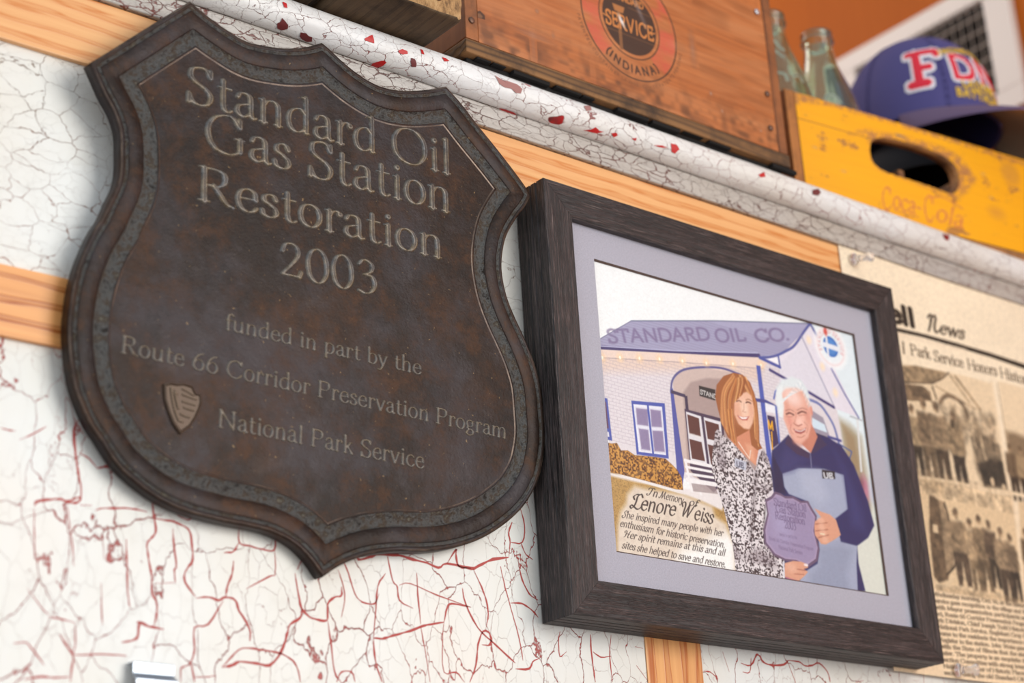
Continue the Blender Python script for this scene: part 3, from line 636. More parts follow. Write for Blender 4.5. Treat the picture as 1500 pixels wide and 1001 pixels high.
m_edge = NT('highlit_worn_bronze_edge'); m_edge.col(m_edge.mix((m_edge.ramp(m_edge.noise(m_edge.coords(), 60, 6, .7), 0, [(.42, 0), (.7, 1)]), 0), lin((56, 42, 35)), lin((112, 94, 80)))); m_edge.set(Roughness=.34, Metallic=.5); m_edge = m_edge.m  # lighter mottled bronze paints edge highlights and slight wear into the colour
pq = empty('plaque', (PC[0], -.0111, PC[1])); pq.rotation_euler = (math.atan(.055), 0, 0); tag(pq, 'dark bronze shield-shaped memorial plaque with raised lettering on the crackled wall', 'plaque')
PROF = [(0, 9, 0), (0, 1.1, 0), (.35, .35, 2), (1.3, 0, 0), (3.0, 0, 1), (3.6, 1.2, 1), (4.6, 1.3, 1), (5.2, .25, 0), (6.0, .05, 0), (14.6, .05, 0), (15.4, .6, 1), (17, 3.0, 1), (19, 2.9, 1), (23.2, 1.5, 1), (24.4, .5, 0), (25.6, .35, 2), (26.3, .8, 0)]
bm = bmesh.new(); prev = None; mats = []
for (d, dep, mi) in PROF:
    ring = offset_ring(d/1000)
    vsr = [bm.verts.new((p[0]-PC[0], YF+dep/1000, p[1]-PC[1])) for p in ring]
    if prev is not None:
        for i in range(len(vsr)):
            f = bm.faces.new((prev[i], prev[(i+1) % len(vsr)], vsr[(i+1) % len(vsr)], vsr[i])); f.material_index = pm; f.smooth = True
    else: first = vsr
    prev = vsr; pm = mi
from mathutils.geometry import tessellate_polygon
for tri in tessellate_polygon([[v.co for v in prev]]):
    try: bm.faces.new([prev[i] for i in tri])
    except ValueError: pass
for tri in tessellate_polygon([[v.co for v in first]]):
    try: bm.faces.new([first[i] for i in tri[::-1]])
    except ValueError: pass
FIELD = YF+.0009
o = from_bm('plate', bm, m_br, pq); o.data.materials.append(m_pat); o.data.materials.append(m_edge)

def letter_mesh(ch, size, sx, style, h, res):
    seg = glyph_segs(ch, style)
    a = [min(s_[0], s_[2])-.14 for s_ in seg]; b = [max(s_[0], s_[2])+.14 for s_ in seg]; c = [min(s_[1], s_[3])-.14 for s_ in seg]; d = [max(s_[1], s_[3])+.14 for s_ in seg]
    x0, x1, z0, z1 = min(a)*size*sx, max(b)*size*sx, min(c)*size, max(d)*size
    nx, nz = int((x1-x0)/res)+1, int((z1-z0)/res)+1
    X, Z = np.meshgrid(np.linspace(x0, x1, nx), np.linspace(z0, z1, nz)); D = sdf(seg, X/size/sx, Z/size)*size
    rp = size*.034; H = h*np.clip((-D+rp*.45)/rp, 0, 1); H = H*H*(3*h-2*H)/(h*h) if h else H
    i = np.arange(nx-1)[None]+nx*np.arange(nz-1)[:, None]; q = np.stack([i, i+1, i+1+nx, i+nx], -1).reshape(-1, 4)
    q = q[(H.ravel()[q] > 0).any(1)]
    used = np.unique(q); rm = np.full(nx*nz, -1); rm[used] = np.arange(len(used))
    co = np.c_[X.ravel(), -H.ravel()+.00004, Z.ravel()][used]; q = rm[q]
    me = bpy.data.meshes.new('letter'); me.vertices.add(len(co)); me.vertices.foreach_set('co', co.ravel())
    me.loops.add(q.size); me.loops.foreach_set('vertex_index', q.ravel().astype('i')); me.polygons.add(len(q)); me.polygons.foreach_set('loop_start', np.arange(len(q))*4)
    me.update(); me.polygons.foreach_set('use_smooth', [True]*len(q))
    e = np.exp(-((D.ravel()[used]+size*.012)/(size*.020))**2)
    at = me.attributes.new('ink', 'FLOAT_COLOR', 'POINT'); C = np.ones((len(co), 4)); C[:, :3] = WEAR; C[:, 3] = e*.85
    at.data.foreach_set('color', C.ravel()); me.materials.append(m_letter); return me
WEAR = lin((160, 154, 146))
def lm():
    t = NT('worn_letter_bronze'); mp = t.coords(); n = t.noise(mp, 200, 5, .7)
    base = t.ramp(n, 0, [(.35, lin((38, 30, 26))), (.65, lin((58, 46, 38)))])
    at = t.n('ShaderNodeAttribute', attribute_name='ink')
    wn = t.ramp(t.noise(mp, 260, 4, .7), 0, [(.32, .25), (.6, 1)]); f = t.math('MULTIPLY', (at, 3), (wn, 0))
    wc = t.ramp(t.noise(mp, 90, 2), 0, [(.4, lin((128, 128, 128))), (.6, lin((150, 134, 110)))])
    t.col(t.mix(f, (base, 0), (wc, 0))); t.set(Roughness=.42, Metallic=.45); t.bump((n, 0), .0003, .6); return t.m
m_letter = lm()
_lm = {}
def write(t, p0, p1, cap, style, h, res, em=.68):
    size = cap/em; tot = sum(adv(c, .012) for c in t); L = math.hypot(p1[0]-p0[0], p1[1]-p0[1]); ang = math.atan2(p1[1]-p0[1], p1[0]-p0[0]); k = L/(tot*size); x = 0
    for ch in t:
        if ch != ' ':
            key = (ch, round(size, 5), style)
            if key not in _lm: _lm[key] = letter_mesh(ch, size, k, style, h, res)
            o = bpy.data.objects.new('letter', _lm[key]); col.objects.link(o); o.parent = pq
            o.location = (p0[0]+math.cos(ang)*x-PC[0], FIELD-.00004, p0[1]+math.sin(ang)*x-PC[1]); o.rotation_euler = (0, -ang, 0)
        x += adv(ch, .012)*size*k
write('Standard Oil', pts('-32835,174290')[0], pts('-12367,174762')[0], .0245, 'serif', .0011, .00042)
write('Gas Station', pts('-31402,171547')[0], pts('-12400,171955')[0], .0250, 'serif', .0011, .00042)
write('Restoration', pts('-31778,168027')[0], pts('-13124,168493')[0], .0225, 'serif', .0011, .00042)
write('2003', pts('-25871,164539')[0], pts('-18408,164784')[0], .0220, 'serif', .0011, .00040)
write('funded in part by the', pts('-29618,160220')[0], pts('-15021,160108')[0], .0100, 'light', .0007, .00026)
write('Route 66 Corridor Preservation Program', pts('-36280,157458')[0], pts('-8055,156975')[0], .0104, 'light', .0007, .00026)
write('National Park Service', pts('-29859,154149')[0], pts('-14838,153897')[0], .0108, 'light', .0007, .00026)

# arrowhead emblem
m_emb = plain('emblem_bronze', (92, 74, 60), .5, .4); m_emb2 = plain('emblem_relief_bronze', (132, 114, 96), .5, .4)
EO = pts('-33476,156067 -33174,156205 -32687,156212 -32247,156335 -31662,156276 -31374,155831 -31059,155846 -30996,155401 -31114,154967 -31401,154300 -31735,153752 -32292,153292 -32755,153784 -33092,154418 -33391,155181')
def emblem():
    c = np.mean(np.array(EO), 0); rings = []
    for s_, y in ((1.03, FIELD+.0006), (1, FIELD-.0016), (.93, FIELD-.0022), (.88, FIELD-.0012)):
        rings.append([(c[0]+(p[0]-c[0])*s_-PC[0], y, c[1]+(p[1]-c[1])*s_-PC[1]) for p in EO])
    o = loft('emblem', rings, m_emb, pq, True, True, False); tag(o, 'small raised arrowhead emblem')
    # relief inside: tree, hills, bison as raised beads
    bmr = bmesh.new()
    def ridge(P, w):
        P = catmull(pts(P), 4)
        for a, b in zip(P[:-1], P[1:]):
            d = Vector((b[0]-a[0], 0, b[1]-a[1])); L = d.length
            if L < 1e-6: continue
            M = Matrix.Translation(((a[0]+b[0])/2-PC[0], FIELD-.0014, (a[1]+b[1])/2-PC[1])) @ Matrix.Rotation(-math.atan2(d.z, d.x), 4, 'Y') @ Matrix.Diagonal((L*1.15, w, w, 1))
            bmesh.ops.create_icosphere(bmr, subdivisions=1, radius=.62, matrix=M)
    ridge('-33029,155943 -32910,155267 -32702,154567 -32412,154005', .0016); ridge('-32759,155828 -32693,155347 -32488,154727', .0016); ridge('-32929,155674 -32572,155615', .0012)
    for s_ in ('-32321,155990 -31960,155891 -31504,155725', '-32307,155663 -31857,155579 -31316,155510', '-32289,155254 -31886,155203 -31392,155166', '-32185,154903 -31826,154843 -31467,154823', '-32390,154499 -32074,154389 -31717,154369', '-32416,154086 -32147,154009'):
        ridge(s_, .0013)
    p_ = from_bm('emblem_relief', bmr, m_emb2, pq, True); p_['kind'] = 'stuff'
emblem()

# ---------------------------------------------------------------- framed memorial print
FX0, FX1, FZ0, FZ1 = -.0477, .3277, 1.4519, 1.7637
FC = (.14, 0, 1.6078)
fr = empty('picture_frame', FC); tag(fr, 'black wood-grain picture frame with grey mat holding a colour photo of two people', 'picture frame')
def blackwood(name, axis):
    t = NT(name)
    st = {'x': (.03, 1, 1), 'z': (1, 1, .03)}[axis]; mp = t.coords(st)
    a = t.noise(mp, 1500, 3, .7); b = t.noise(t.coords(st, (2, 0, 3)), 260, 6, .7, .3)
    ra = t.ramp(a, 0, [(.48, 0), (.66, 1)]); rb = t.ramp(b, 0, [(.35, lin((14, 12, 13))), (.5, lin((30, 26, 27))), (.68, lin((66, 56, 56)))])
    c = t.mix(t.math('MULTIPLY', (ra, 0), .7), (rb, 0), lin((124, 106, 102)))
    w = t.noise(t.coords((1, 1, 1)), 30, 6, .7); rw = t.ramp(w, 0, [(.72, 0), (.76, .5)]); c = t.mix((rw, 0), c, lin((120, 96, 84)))
    t.col(c); h = t.math('ADD', (ra, 0), (b, 0)); t.bump(h, .0005, .8); t.set(Roughness=.5); return t.m
m_bx, m_bz = blackwood('black_grained_wood_level', 'x'), blackwood('black_grained_wood_upright', 'z')
FP = [(0, -.0043), (0, -.0100), (.7, -.0108), (0, -.0116), (0, -.0160), (.7, -.0168), (0, -.0176), (0, -.0222), (.7, -.0230), (0, -.0238), (0, -.0312), (.9, -.0323), (24.1, -.0318), (25.1, -.0308), (25.1, -.0262), (17, -.0262), (17, -.0043)]
def member(name, side):
    FQ = FP if side == 'top' else [(d, -.0014 if y == -.0043 else y) for d, y in FP]
    def P(end, d, y):
        d /= 1000
        x0, x1, z0, z1 = FX0+d, FX1-d, FZ0+d, FZ1-d
        c = {'bottom': ((x0, z0), (x1, z0)), 'top': ((x0, z1), (x1, z1)), 'left': ((x0, z0), (x0, z1)), 'right': ((x1, z0), (x1, z1))}[side][end]
        g = .00012 if end == 0 else -.00012
        gx, gz = (g, 0) if side in ('bottom', 'top') else (0, g)
        return (c[0]+gx-FC[0], y, c[1]+gz-FC[2])
    return loft(name, [[P(0, d, y) for d, y in FQ], [P(1, d, y) for d, y in FQ]], m_bx if side in ('bottom', 'top') else m_bz, fr, True, True, False)
for s_ in ('top', 'bottom', 'left', 'right'): member('frame_rail', s_)
def mat_board():
    t = NT('grey_mat_board'); n = t.noise(t.coords(), 900, 3, .6); c = t.ramp(n, 0, [(.3, lin((166, 163, 175))), (.7, lin((186, 183, 194)))]); t.col((c, 0)); t.set(Roughness=.75); t.bump((n, 0), .0002, .3)
    bm = bmesh.new(); rs = []
    for x0, x1, z0, z1, y in ((-.0300, .3098, 1.4692, 1.7465, -.0256), (.0006, .2797, 1.5004, 1.7150, -.0256), (.0018, .2785, 1.5016, 1.7138, -.0242), (-.03, .3098, 1.4692, 1.7465, -.0242)):
        rs.append([bm.verts.new((x-FC[0], y, z-FC[2])) for x, z in ((x0, z0), (x1, z0), (x1, z1), (x0, z1))])
    for a, b, mi in ((0, 1, 0), (1, 2, 1), (2, 3, 0), (3, 0, 0)):
        for i in range(4):
            f = bm.faces.new((rs[a][i], rs[a][(i+1) % 4], rs[b][(i+1) % 4], rs[b][i])); f.material_index = mi
    o = from_bm('mat', bm, t.m, fr); o.data.materials.append(plain('mat_bevel_dark', (86, 70, 64), .8))  # cut bevel is darker than the mat face
mat_board()
def glass():
    m = bpy.data.materials.new('picture_glass'); m.use_nodes = True; t = m.node_tree; t.nodes.clear()
    o = t.nodes.new('ShaderNodeOutputMaterial'); mx = t.nodes.new('ShaderNodeMixShader'); tr = t.nodes.new('ShaderNodeBsdfTransparent'); gl = t.nodes.new('ShaderNodeBsdfGlossy'); f = t.nodes.new('ShaderNodeFresnel')
    gl.inputs['Roughness'].default_value = .03; f.inputs[0].default_value = 1.35
    g = t.nodes.new('ShaderNodeNewGeometry'); k = t.nodes.new('ShaderNodeMath'); k.operation = 'SUBTRACT'; k.use_clamp = True; t.links.new(f.outputs[0], k.inputs[0]); t.links.new(g.outputs['Backfacing'], k.inputs[1]); t.links.new(k.outputs[0], mx.inputs[0]); t.links.new(tr.outputs[0], mx.inputs[1]); t.links.new(gl.outputs[0], mx.inputs[2]); t.links.new(mx.outputs[0], o.inputs[0])
    box('glass', -.0312-FC[0], .3112-FC[0], -.0261, -.0258, 1.4680-FC[2], 1.7478-FC[2], m, fr, 0)
glass()

def paint_print():
    c = Canvas(.0002, .2798, 1.5002, 1.7152, .00036, (246, 248, 248)); sh = c.X.shape
    n1, n2, n3 = vnoise(sh, (260, 330), 1), vnoise(sh, (60, 80), 2), vnoise(sh, (16, 20), 3)
    def full(a): return a
    # sky, pale blue to the right
    c.poly('22674,173330 29003,172331 27922,149740 24130,158917', (226, 240, 246), .8, .012)
    # far trees, crowd and paved ground at the right
    c.poly('24863,163909 26158,163570 27379,162762 27591,158335 27737,156161 25997,155383 24936,159039', (170, 158, 130), .9, .004)
    c.poly('25251,163415 26547,162623 26839,159881 25749,159162', (150, 120, 84), .6, .003)
    c.ell('27056,158477', .004, .010, (196, 120, 150), .8, .002); c.ell('27735,158246', .003, .009, (200, 200, 220), .8, .002); c.ell('26648,158857', .003, .006, (120, 60, 80), .6, .002)
    c.poly('25997,155383 28174,157592 28682,149556 24960,149841 24887,153630', (222, 224, 212), 1, .003)
    c.line('27171,164254 26839,159881', .0022, (226, 228, 228)); c.line('26369,164284 27725,164180', .0014, (180, 184, 190))
    # building wall in pale brick
    c.poly('46,164472 17060,167040 21790,170362 24843,164693 25141,160170 21463,156903 15319,155502 10407,155568 4547,156948 393,157031 75,160189', (226, 218, 222))
    c.poly('46,164472 7580,165713 17043,166926 16421,165265 7417,164361 -38,162930', (232, 205, 188), .8, .004)
    W = c.win(0, .20, 1.58, 1.70)
    X, Z = c.X[W], c.Z[W]; bz = (Z+X*.03)/.0026; bx = X/.0064+.5*(np.floor(bz) % 2)
    jt = np.minimum(np.abs(bz-np.round(bz))*.0026, np.abs(bx-np.round(bx))*.0064); inside = (c.C[W].sum(-1) < 720) & (c.C[W].min(-1) > 180)
    c.put(W, np.clip(1-jt/.0004, 0, 1)*inside*.35, (150, 130, 150))
    # porch recess and arch
    c.poly('7042,163503 7690,164360 8780,164834 10718,165262 13528,165479 15163,164214 14902,157521 11132,155826 7180,156855 6937,160376', (206, 184, 176), 1)
    c.poly('7990,162895 8863,163845 10545,164481 13450,164923 15163,164214 14902,157521 11132,155826 7728,156939', (168, 146, 142), .9, .001)
    c.line('6739,162665 6986,163597 7690,164360 8786,164888 10732,165371 12466,165599 14249,165454', .0017, (84, 84, 140), 1, .0004, True)
    c.poly('6702,162918 6985,163023 7385,156887 6924,155312 6611,155466', (74, 82, 160))
    c.poly('6765,162878 8180,162773 8217,162519 6733,162612', (60, 52, 84))
    c.poly('8097,162653 8377,162704 8416,157045 8071,156992', (52, 44, 74))
    c.poly('9680,163734 11361,163728 11244,162857 9647,162936', (34, 36, 40))
    c.text('STANDARD', 'sans', pts('9739,163111')[0], pts('12528,162929')[0], .0050, (232, 228, 224))
    # porch doors with dark panes
    c.poly('7972,161641 11913,161548 11573,157017 10147,155682 8002,156982', (64, 50, 76))
    for q in ('8085,161454 9582,161352 9735,157759 8093,157706', '9858,161348 11595,161283 11503,157520 9989,157594'): c.poly(q, (228, 224, 228))
    for q in ('8198,161266 9350,161155 9377,159759 8223,159824', '8170,159404 9393,159349 9553,157936 8257,157935', '9965,161106 11350,161030 11377,159676 10061,159718', '10005,159295 11391,159262 11389,157709 10150,157773'): c.poly(q, (88, 48, 44))
    c.text('GAS STATION', 'sans', pts('8210,159719')[0], pts('9363,159654')[0], .0022, (230, 226, 220))
    # windows
    c.poly('2750,161322 6021,161707 5934,157567 2844,157374', (66, 84, 170)); c.poly('2921,161099 5718,161395 5695,157780 3062,157608', (236, 236, 246))
    for q in ('3152,160836 4275,160934 4203,159703 3151,159624', '4543,160982 5545,161057 5536,159829 4532,159709', '3250,159339 4169,159394 4196,157891 3348,157853', '4564,159411 5568,159530 5590,158015 4590,157904'): c.poly(q, (160, 148, 180)); c.poly(q, (120, 104, 146), .5, .0015)
    c.line('4321,161350 4439,157730', .0019, (66, 84, 170))
    c.poly('-28,161070 477,161062 616,158001 114,158017', (66, 84, 170)); c.poly('135,160799 323,160783 385,158852 134,158859', (96, 60, 90)); c.poly('109,158608 360,158601 390,158260 134,158217', (230, 228, 240))
    # roof with lettering
    c.poly('137,165412 3405,167497 12260,169375 22826,171385 21328,169923 19719,168574 18232,167828 16591,167391 7600,165876 82,164837', (168, 166, 196))
    W = c.win(-.01, .25, 1.64, 1.69)
    rz = (c.Z[W])/.0021; m_ = (c.C[W][..., 2] > 190) & (c.C[W][..., 0] < 180)
    c.put(W, (np.abs(rz-np.round(rz)) < .16)*m_*.25, (120, 116, 150)); c.put(W, n1[W]*m_*.35, (140, 136, 168))
    for s_, a, b in (('STANDARD', '1028,165337', '11460,167676'), ('OIL', '12025,167628', '15332,168413'), ('CO.', '16385,168516', '20327,169489')):
        c.text(s_, 'sans', pts(a)[0], pts(b)[0], .0140, (112, 96, 136), .7, .0006)
    c.line('77,164785 7600,165876 16522,167433', .0032, (62, 58, 110)); c.line('152,164902 7619,166039 16403,167631', .0007, (196, 196, 226))
    c.line('3405,167497 12260,169375 22826,171385', .0008, (90, 100, 130)); c.line('272,165491 3405,167497', .0006, (120, 120, 150))
    # soffit and lamps
    c.poly('126,164641 16574,167277 17523,167131 16821,166441 8218,165308 136,164082', (238, 214, 200)); c.line('131,164030 8211,165254 16821,166441', .0006, (150, 130, 140), .6)
    for q in ('294,164062', '2000,164399', '3901,164722', '5907,165065', '8224,165362', '10703,165688', '13555,166190', '16633,166680'):
        c.ell(q, .0030, .0030, (255, 214, 160), .6, .002); c.ell(q, .0010, .0013, (255, 250, 230))
    # gable at the right
    c.poly('16574,167277 18223,167770 19710,168515 20740,169176 22053,170531 22908,171402 23795,170545 25738,167015 27349,164342 24516,164635 22078,169733 20994,168830 18985,167305 18678,166799', (232, 226, 236))
    c.poly('18828,167275 20834,168797 21812,170022 24557,164867 21361,165410 18499,165655', (226, 222, 232))
    c.line('16574,167277 18215,167712 19701,168457 20731,169117 22053,170531 22908,171402', .0022, (80, 90, 156), 1, .0003, True)
    c.line('22908,171402 23609,170392', .0026, (88, 100, 160)); c.line('24786,167979 26046,166044 27349,164342', .0016, (80, 92, 160)); c.line('21670,170107 23227,167224 24546,164809', .0010, (140, 140, 170))
    c.line('16574,167277 18774,166929', .0026, (70, 84, 160)); c.poly('17481,167345 18840,167836 18723,167087', (248, 246, 250)); c.line('18701,167921 18774,166929', .0018, (70, 84, 160))
    for q in ('22504,169935', '23747,167950', '24917,166008'): c.ell(q, .0028, .0034, (255, 232, 200), .9, .0016)
    c.line('17573,166475 19908,165920', .0026, (66, 62, 120)); c.line('21530,165497 24526,164693', .0026, (66, 62, 120))
    c.line('21425,164864 22789,164663 23610,163970 24240,163074 24554,161736 24574,160964', .0024, (108, 120, 176), 1, .0004, True)
    c.poly('21750,164032 23075,163597 23603,162132 23342,161536 21685,161812', (156, 150, 166)); c.poly('21794,163374 23137,163052 23340,162421 21660,162578', (214, 232, 244)); c.line('21425,162098 23482,161891', .003, (44, 40, 66))
    c.line('24554,161736 25983,161301 25632,160690 24574,160522', .0012, (60, 90, 150)); c.line('23442,162105 24839,162005', .0022, (66, 72, 140))
    # corner post, trim and vertical sign
    c.poly('16098,166576 16548,166608 16692,158319 16168,158238', (70, 90, 176)); c.line('15674,163712 16718,163791 18009,163478', .0028, (62, 70, 140))
    c.poly('16625,163666 17728,163591 17709,162989 16591,162955', (240, 240, 246)); c.line('17796,163549 17701,160074', .0022, (80, 104, 180))
    c.poly('16701,162704 17513,162683 17635,160599 16809,160036', (52, 42, 84))
    for ch, q in (('M', '16646,161616'), ('I', '16843,160737'), ('L', '16792,159927')): c.glyph(ch, 'heavy', *pts(q)[0], .0098, -.05, (246, 178, 30), 1, 0, .72)
    c.line('17670,164182 17911,164774 18350,165186', .0016, (80, 100, 180))
    # round hanging sign
    q = pts('25038,169873')[0]
    for r, cc, a in ((.0185, (255, 255, 255), .9), (.0140, (238, 246, 250), 1)): c.ell(q, r, r, cc, a, .003)
    c.ring(q, .0155, .0016, (236, 200, 200), .5, .001); c.arc_text('STANDARD SERVICE', 'sans', q, .0115, 3.6, -.4, .0042, (214, 130, 130), .8)
    c.ell(q, .0088, .0088, (52, 116, 196)); c.ell(q, .0066, .0066, (96, 160, 220), .5)
    c.poly([(q[0]-.010, q[1]-.0016), (q[0]+.010, q[1]-.0026), (q[0]+.010, q[1]+.0018), (q[0]-.010, q[1]+.0026)], (236, 240, 248)); c.line([(q[0]-.004, q[1]-.009), (q[0]-.004, q[1]+.010)], .0022, (240, 240, 244)); c.ell((q[0]-.004, q[1]+.012), .0022, .0034, (214, 70, 60), .9, .0008)
    # grass, path, shrubs
    c.poly('143,155772 2444,155439 6967,155119 10526,155433 12134,154036 11490,149461 -8,149926', (176, 134, 70)); 
    W = c.win(0, .2, 1.50, 1.62); m_ = (np.abs(c.C[W][..., 0]-176) < 3) & (np.abs(c.C[W][..., 2]-70) < 4)
    c.put(W, (.6*n1[W]+.4*n2[W])*m_, (206, 166, 96)); c.put(W, (n1[W] > .62)*m_*.5, (126, 92, 44))
    c.poly('133,155673 2146,155639 7017,155526 10428,155723 11181,155171 10808,154461 8948,154853 6967,155119 4363,155332 2433,155339 108,155427', (236, 228, 226), 1, .001)
    sb = '94,157817 532,157790 1051,157925 1381,157436 2028,157541 2642,157293 3622,157399 4738,157477 5597,157513 6156,157199 6648,156874 7049,156332 7073,155434 6335,155375 4772,155492 3100,155587 2082,155629 887,155691 133,155673'
    c.poly(sb, (134, 82, 26)); W = c.win(0, .1, 1.55, 1.65); m_ = (np.abs(c.C[W][..., 0]-134) < 2) & (np.abs(c.C[W][..., 2]-26) < 3)
    a_ = vnoise(sh, (200, 250), 11)[W]; c.put(W, m_*np.clip((a_-.45)*4, 0, 1), (206, 146, 62)); c.put(W, m_*np.clip((.40-a_)*5, 0, 1), (70, 36, 16)); c.put(W, m_*np.clip((n2[W]-.55)*2, 0, 1)*.5, (226, 176, 96))
    # bench
    for a, b, w in (('7549,157671', '10411,157660', .0026), ('7560,157217', '10355,157241', .0020), ('7565,156712', '10299,156824', .0020), ('7576,156261', '10371,156325', .0034), ('7556,157722', '7946,155462', .0022), ('8587,156261', '8813,155387', .0020)): c.line([pts(a)[0], pts(b)[0]], w, (244, 240, 240))
    c.poly('7955,156066 10350,156169 10554,155640 8083,155482', (158, 140, 140), .8)
    # memorial text patch with a soft edge
    c.poly('3420,154996 2401,155041 1629,154344 1429,153638 860,152980 498,151880 241,149956 5025,149873 11525,149711 11704,151967 11249,152660 11088,153491 10047,153903 9801,154622 8672,154814 6967,155119', (228, 212, 194), 1, .0022)
    c.poly('5682,149951 6470,151064 8522,151566 9649,152452 11270,152813 11845,151985 11504,149561', (250, 248, 244), 1, .005); W = c.win(0, .14, 1.5, 1.58)
    c.put(W, np.clip((n2[W]-.45)*1.2, 0, .35)*((c.C[W][..., 2] > 180) & (c.C[W][..., 2] < 200)), (208, 188, 170))
    TX = (44, 34, 32)
    for s_, a, b, z, st in (('\x04n', '3436,154557', '4464,154509', .0086, 'script'), ('\x05emory', '4596,154528', '6948,154419', .0080, 'script'), ('of', '7477,154395', '8277,154358', .0080, 'script'),
            ('\x01enore', '1718,153389', '6032,153402', .0158, 'script'), ('\x02eiss', '6439,153507', '9694,153304', .0158, 'script'),
            ('\x03he inspired many people with her', '947,152609', '10613,152527', .0074, 'script'),
            ('enthusiasm for historic preservation.', '692,151954', '10704,151692', .0074, 'script'),
            ('\x06er spirit remains at this and all', '928,151224', '10621,151086', .0074, 'script'),
            ('sites she helped to save and restore.', '723,150440', '10573,150241', .0074, 'script')):
        c.text(s_, st, pts(a)[0], pts(b)[0], z, TX, .95, .0001)
    # ---- woman: knit jacket, hair, face
    wj = '10913,160380 11235,160696 11866,160174 12731,159794 13686,159005 14687,158010 15380,159276 15850,159987 16317,159213 16542,158296 16883,157189 15907,156522 15393,155512 15042,153663 15006,152485 15948,152095 16895,151702 16961,151200 16552,150441 16325,149910 14458,149799 11574,150063 11564,151950 11145,153902 10709,155764 10158,157313 10409,158689'
    c.poly(wj, (232, 224, 226)); W = c.win(.10, .21, 1.49, 1.68); t = Canvas(.0002, .2798, 1.5002, 1.7152, .00036, (0, 0, 0)); t.poly(wj, (255, 255, 255)); k_ = t.C[W][..., 0]/255
    a_ = vnoise(sh, (250, 200), 21)[W]; b_ = vnoise(sh, (150, 330), 22)[W]
    c.put(W, k_*np.clip((a_*.5+b_*.5-.50)*14, 0, 1), (52, 42, 48)); c.put(W, k_*np.clip((n3[W]-.55)*1.6, 0, .45), (110, 96, 104))
    c.line('14834,158033 14150,155337 13481,152696', .0030, (70, 60, 66), .45, .002); c.line('15466,155523 14969,153653 14991,152382', .002, (60, 50, 56), .5, .001)
    c.poly('12155,160223 13162,161341 14223,161736 14900,161426 15411,159969 15157,159240 14824,158451 14094,158861 13310,159364', (214, 140, 108)); c.poly('13972,159998 14841,160034 14840,158558 14241,158884', (232, 170, 138), .8, .002)
    c.line('13256,159985 13748,159435 14183,158980', .0008, (250, 236, 220)); c.line('14482,159554 14241,158884', .0008, (240, 226, 210))
    hair = '13528,165479 14473,165497 15210,165037 15590,164130 15710,162961 15655,161608 15417,160501 15767,159920 15222,159673 14619,159998 14572,161157 13171,160392 12949,159830 12155,160223 11710,161092 11438,162204 11280,163128 11557,164137 12383,164990'
    c.poly(hair, (158, 92, 52))
    def strands(A, B_, C_, D_, n, mid=None, w=.0008, al=.75):
        A, B_, C_, D_ = [np.array(pts(q)[0]) for q in (A, B_, C_, D_)]
        for i in range(n):
            f = (i+.5*R.random())/n; a = A*(1-f)+B_*f; d = C_*(1-f)+D_*f; m = (a+d)/2
            if mid is not None: m = m+np.array(mid)*(1-abs(2*f-1)*.3)
            cc = [(214, 146, 84), (128, 68, 38), (190, 114, 62), (236, 182, 122), (150, 84, 46), (196, 128, 82)][R.randrange(6)]
            c.line([tuple(a), tuple(m), tuple(d)], w, cc, al, .0002, True)
    strands('13438,165353', '13746,164979', '11595,161283', '12804,159806', 34, (-.006, .006))
    strands('14025,165411', '14891,165358', '15085,160711', '15411,159969', 16, (.0075, .004))
    c.poly('13261,163061 13470,163527 14101,163911 14721,164187 15197,163950 15333,163380 15286,162563 15023,161767 14580,161211 13997,161166 13463,161446 13130,162131', (238, 188, 160), 1, .0007)
    c.ell('13447,162347', .0034, .007, (224, 158, 128), .55, .003); c.ell('14298,162765', .0034, .006, (250, 220, 198), .7, .002); c.ell('14265,161530', .0040, .0028, (246, 202, 176), .6, .002); c.ell('15019,162731', .002, .005, (226, 160, 132), .5, .002)
    c.line('14519,163287 14750,163383 15033,163326', .0011, (92, 56, 48), .95, .0002, True); c.line('14551,163508 14857,163618 15207,163519', .0007, (150, 96, 64), .8, .0002, True); c.line('13497,163210 13800,163319 14007,163249', .0010, (110, 70, 56), .85, .0002, True)
    c.line('14288,163192 14216,162696 14045,162505 14407,162516', .0006, (204, 138, 112), .8, .0002, True)
    c.poly('13416,162128 13695,162071 14130,162093 14731,162252 14460,161884 13943,161794 13598,161894', (190, 92, 84), .9, .0002); c.poly('13551,162072 14052,162053 14574,162171 14328,161968 13885,161891', (252, 246, 242))
    strands('13844,165160', '14724,165218', '13187,163048', '14250,163938', 16, (.002, .003), .0009, .85)
    strands('14716,165162', '15311,164730', '15222,164116', '15409,162908', 9, (.0014, .001), .0009, .85)
    strands('15532,163740', '15717,163503', '15160,160724', '15493,160035', 9, (.001, 0), .0009, .8)
    strands('12453,162384', '13111,162500', '12619,160510', '13130,159597', 12, (-.001, 0), .0009, .8)
    c.poly('12719,158695 13909,158569 13736,157864 12557,158045', (196, 200, 216), .9); c.text('UE', 'heavy', pts('12773,158079')[0], pts('13548,158043')[0], .0056, (60, 60, 80), .8)
    # ---- man: fleece pullover, head
    navy = (40, 46, 96)
    c.poly('16792,159927 17711,160612 18821,161497 19819,160687 21064,160400 21954,161583 22269,162075 23502,162005 24849,161617 26030,160254 26526,159059 27182,157451 27547,155590 26621,154494 25207,153671 25104,152276 25496,150214 24211,149969 19201,149726 16633,150046 17378,154750 16484,156501 16467,158284', navy, 1, .0006)
    c.poly('17675,158258 19539,158972 22422,159364 24653,159215 24631,156492 23060,155524 23361,153755 25207,153671 24865,152248 24595,149958 17910,149887 19127,151047 20427,151717 20838,152806 20874,155226 20176,156453 18136,156741 17634,157300', (164, 172, 196), 1, .0006)
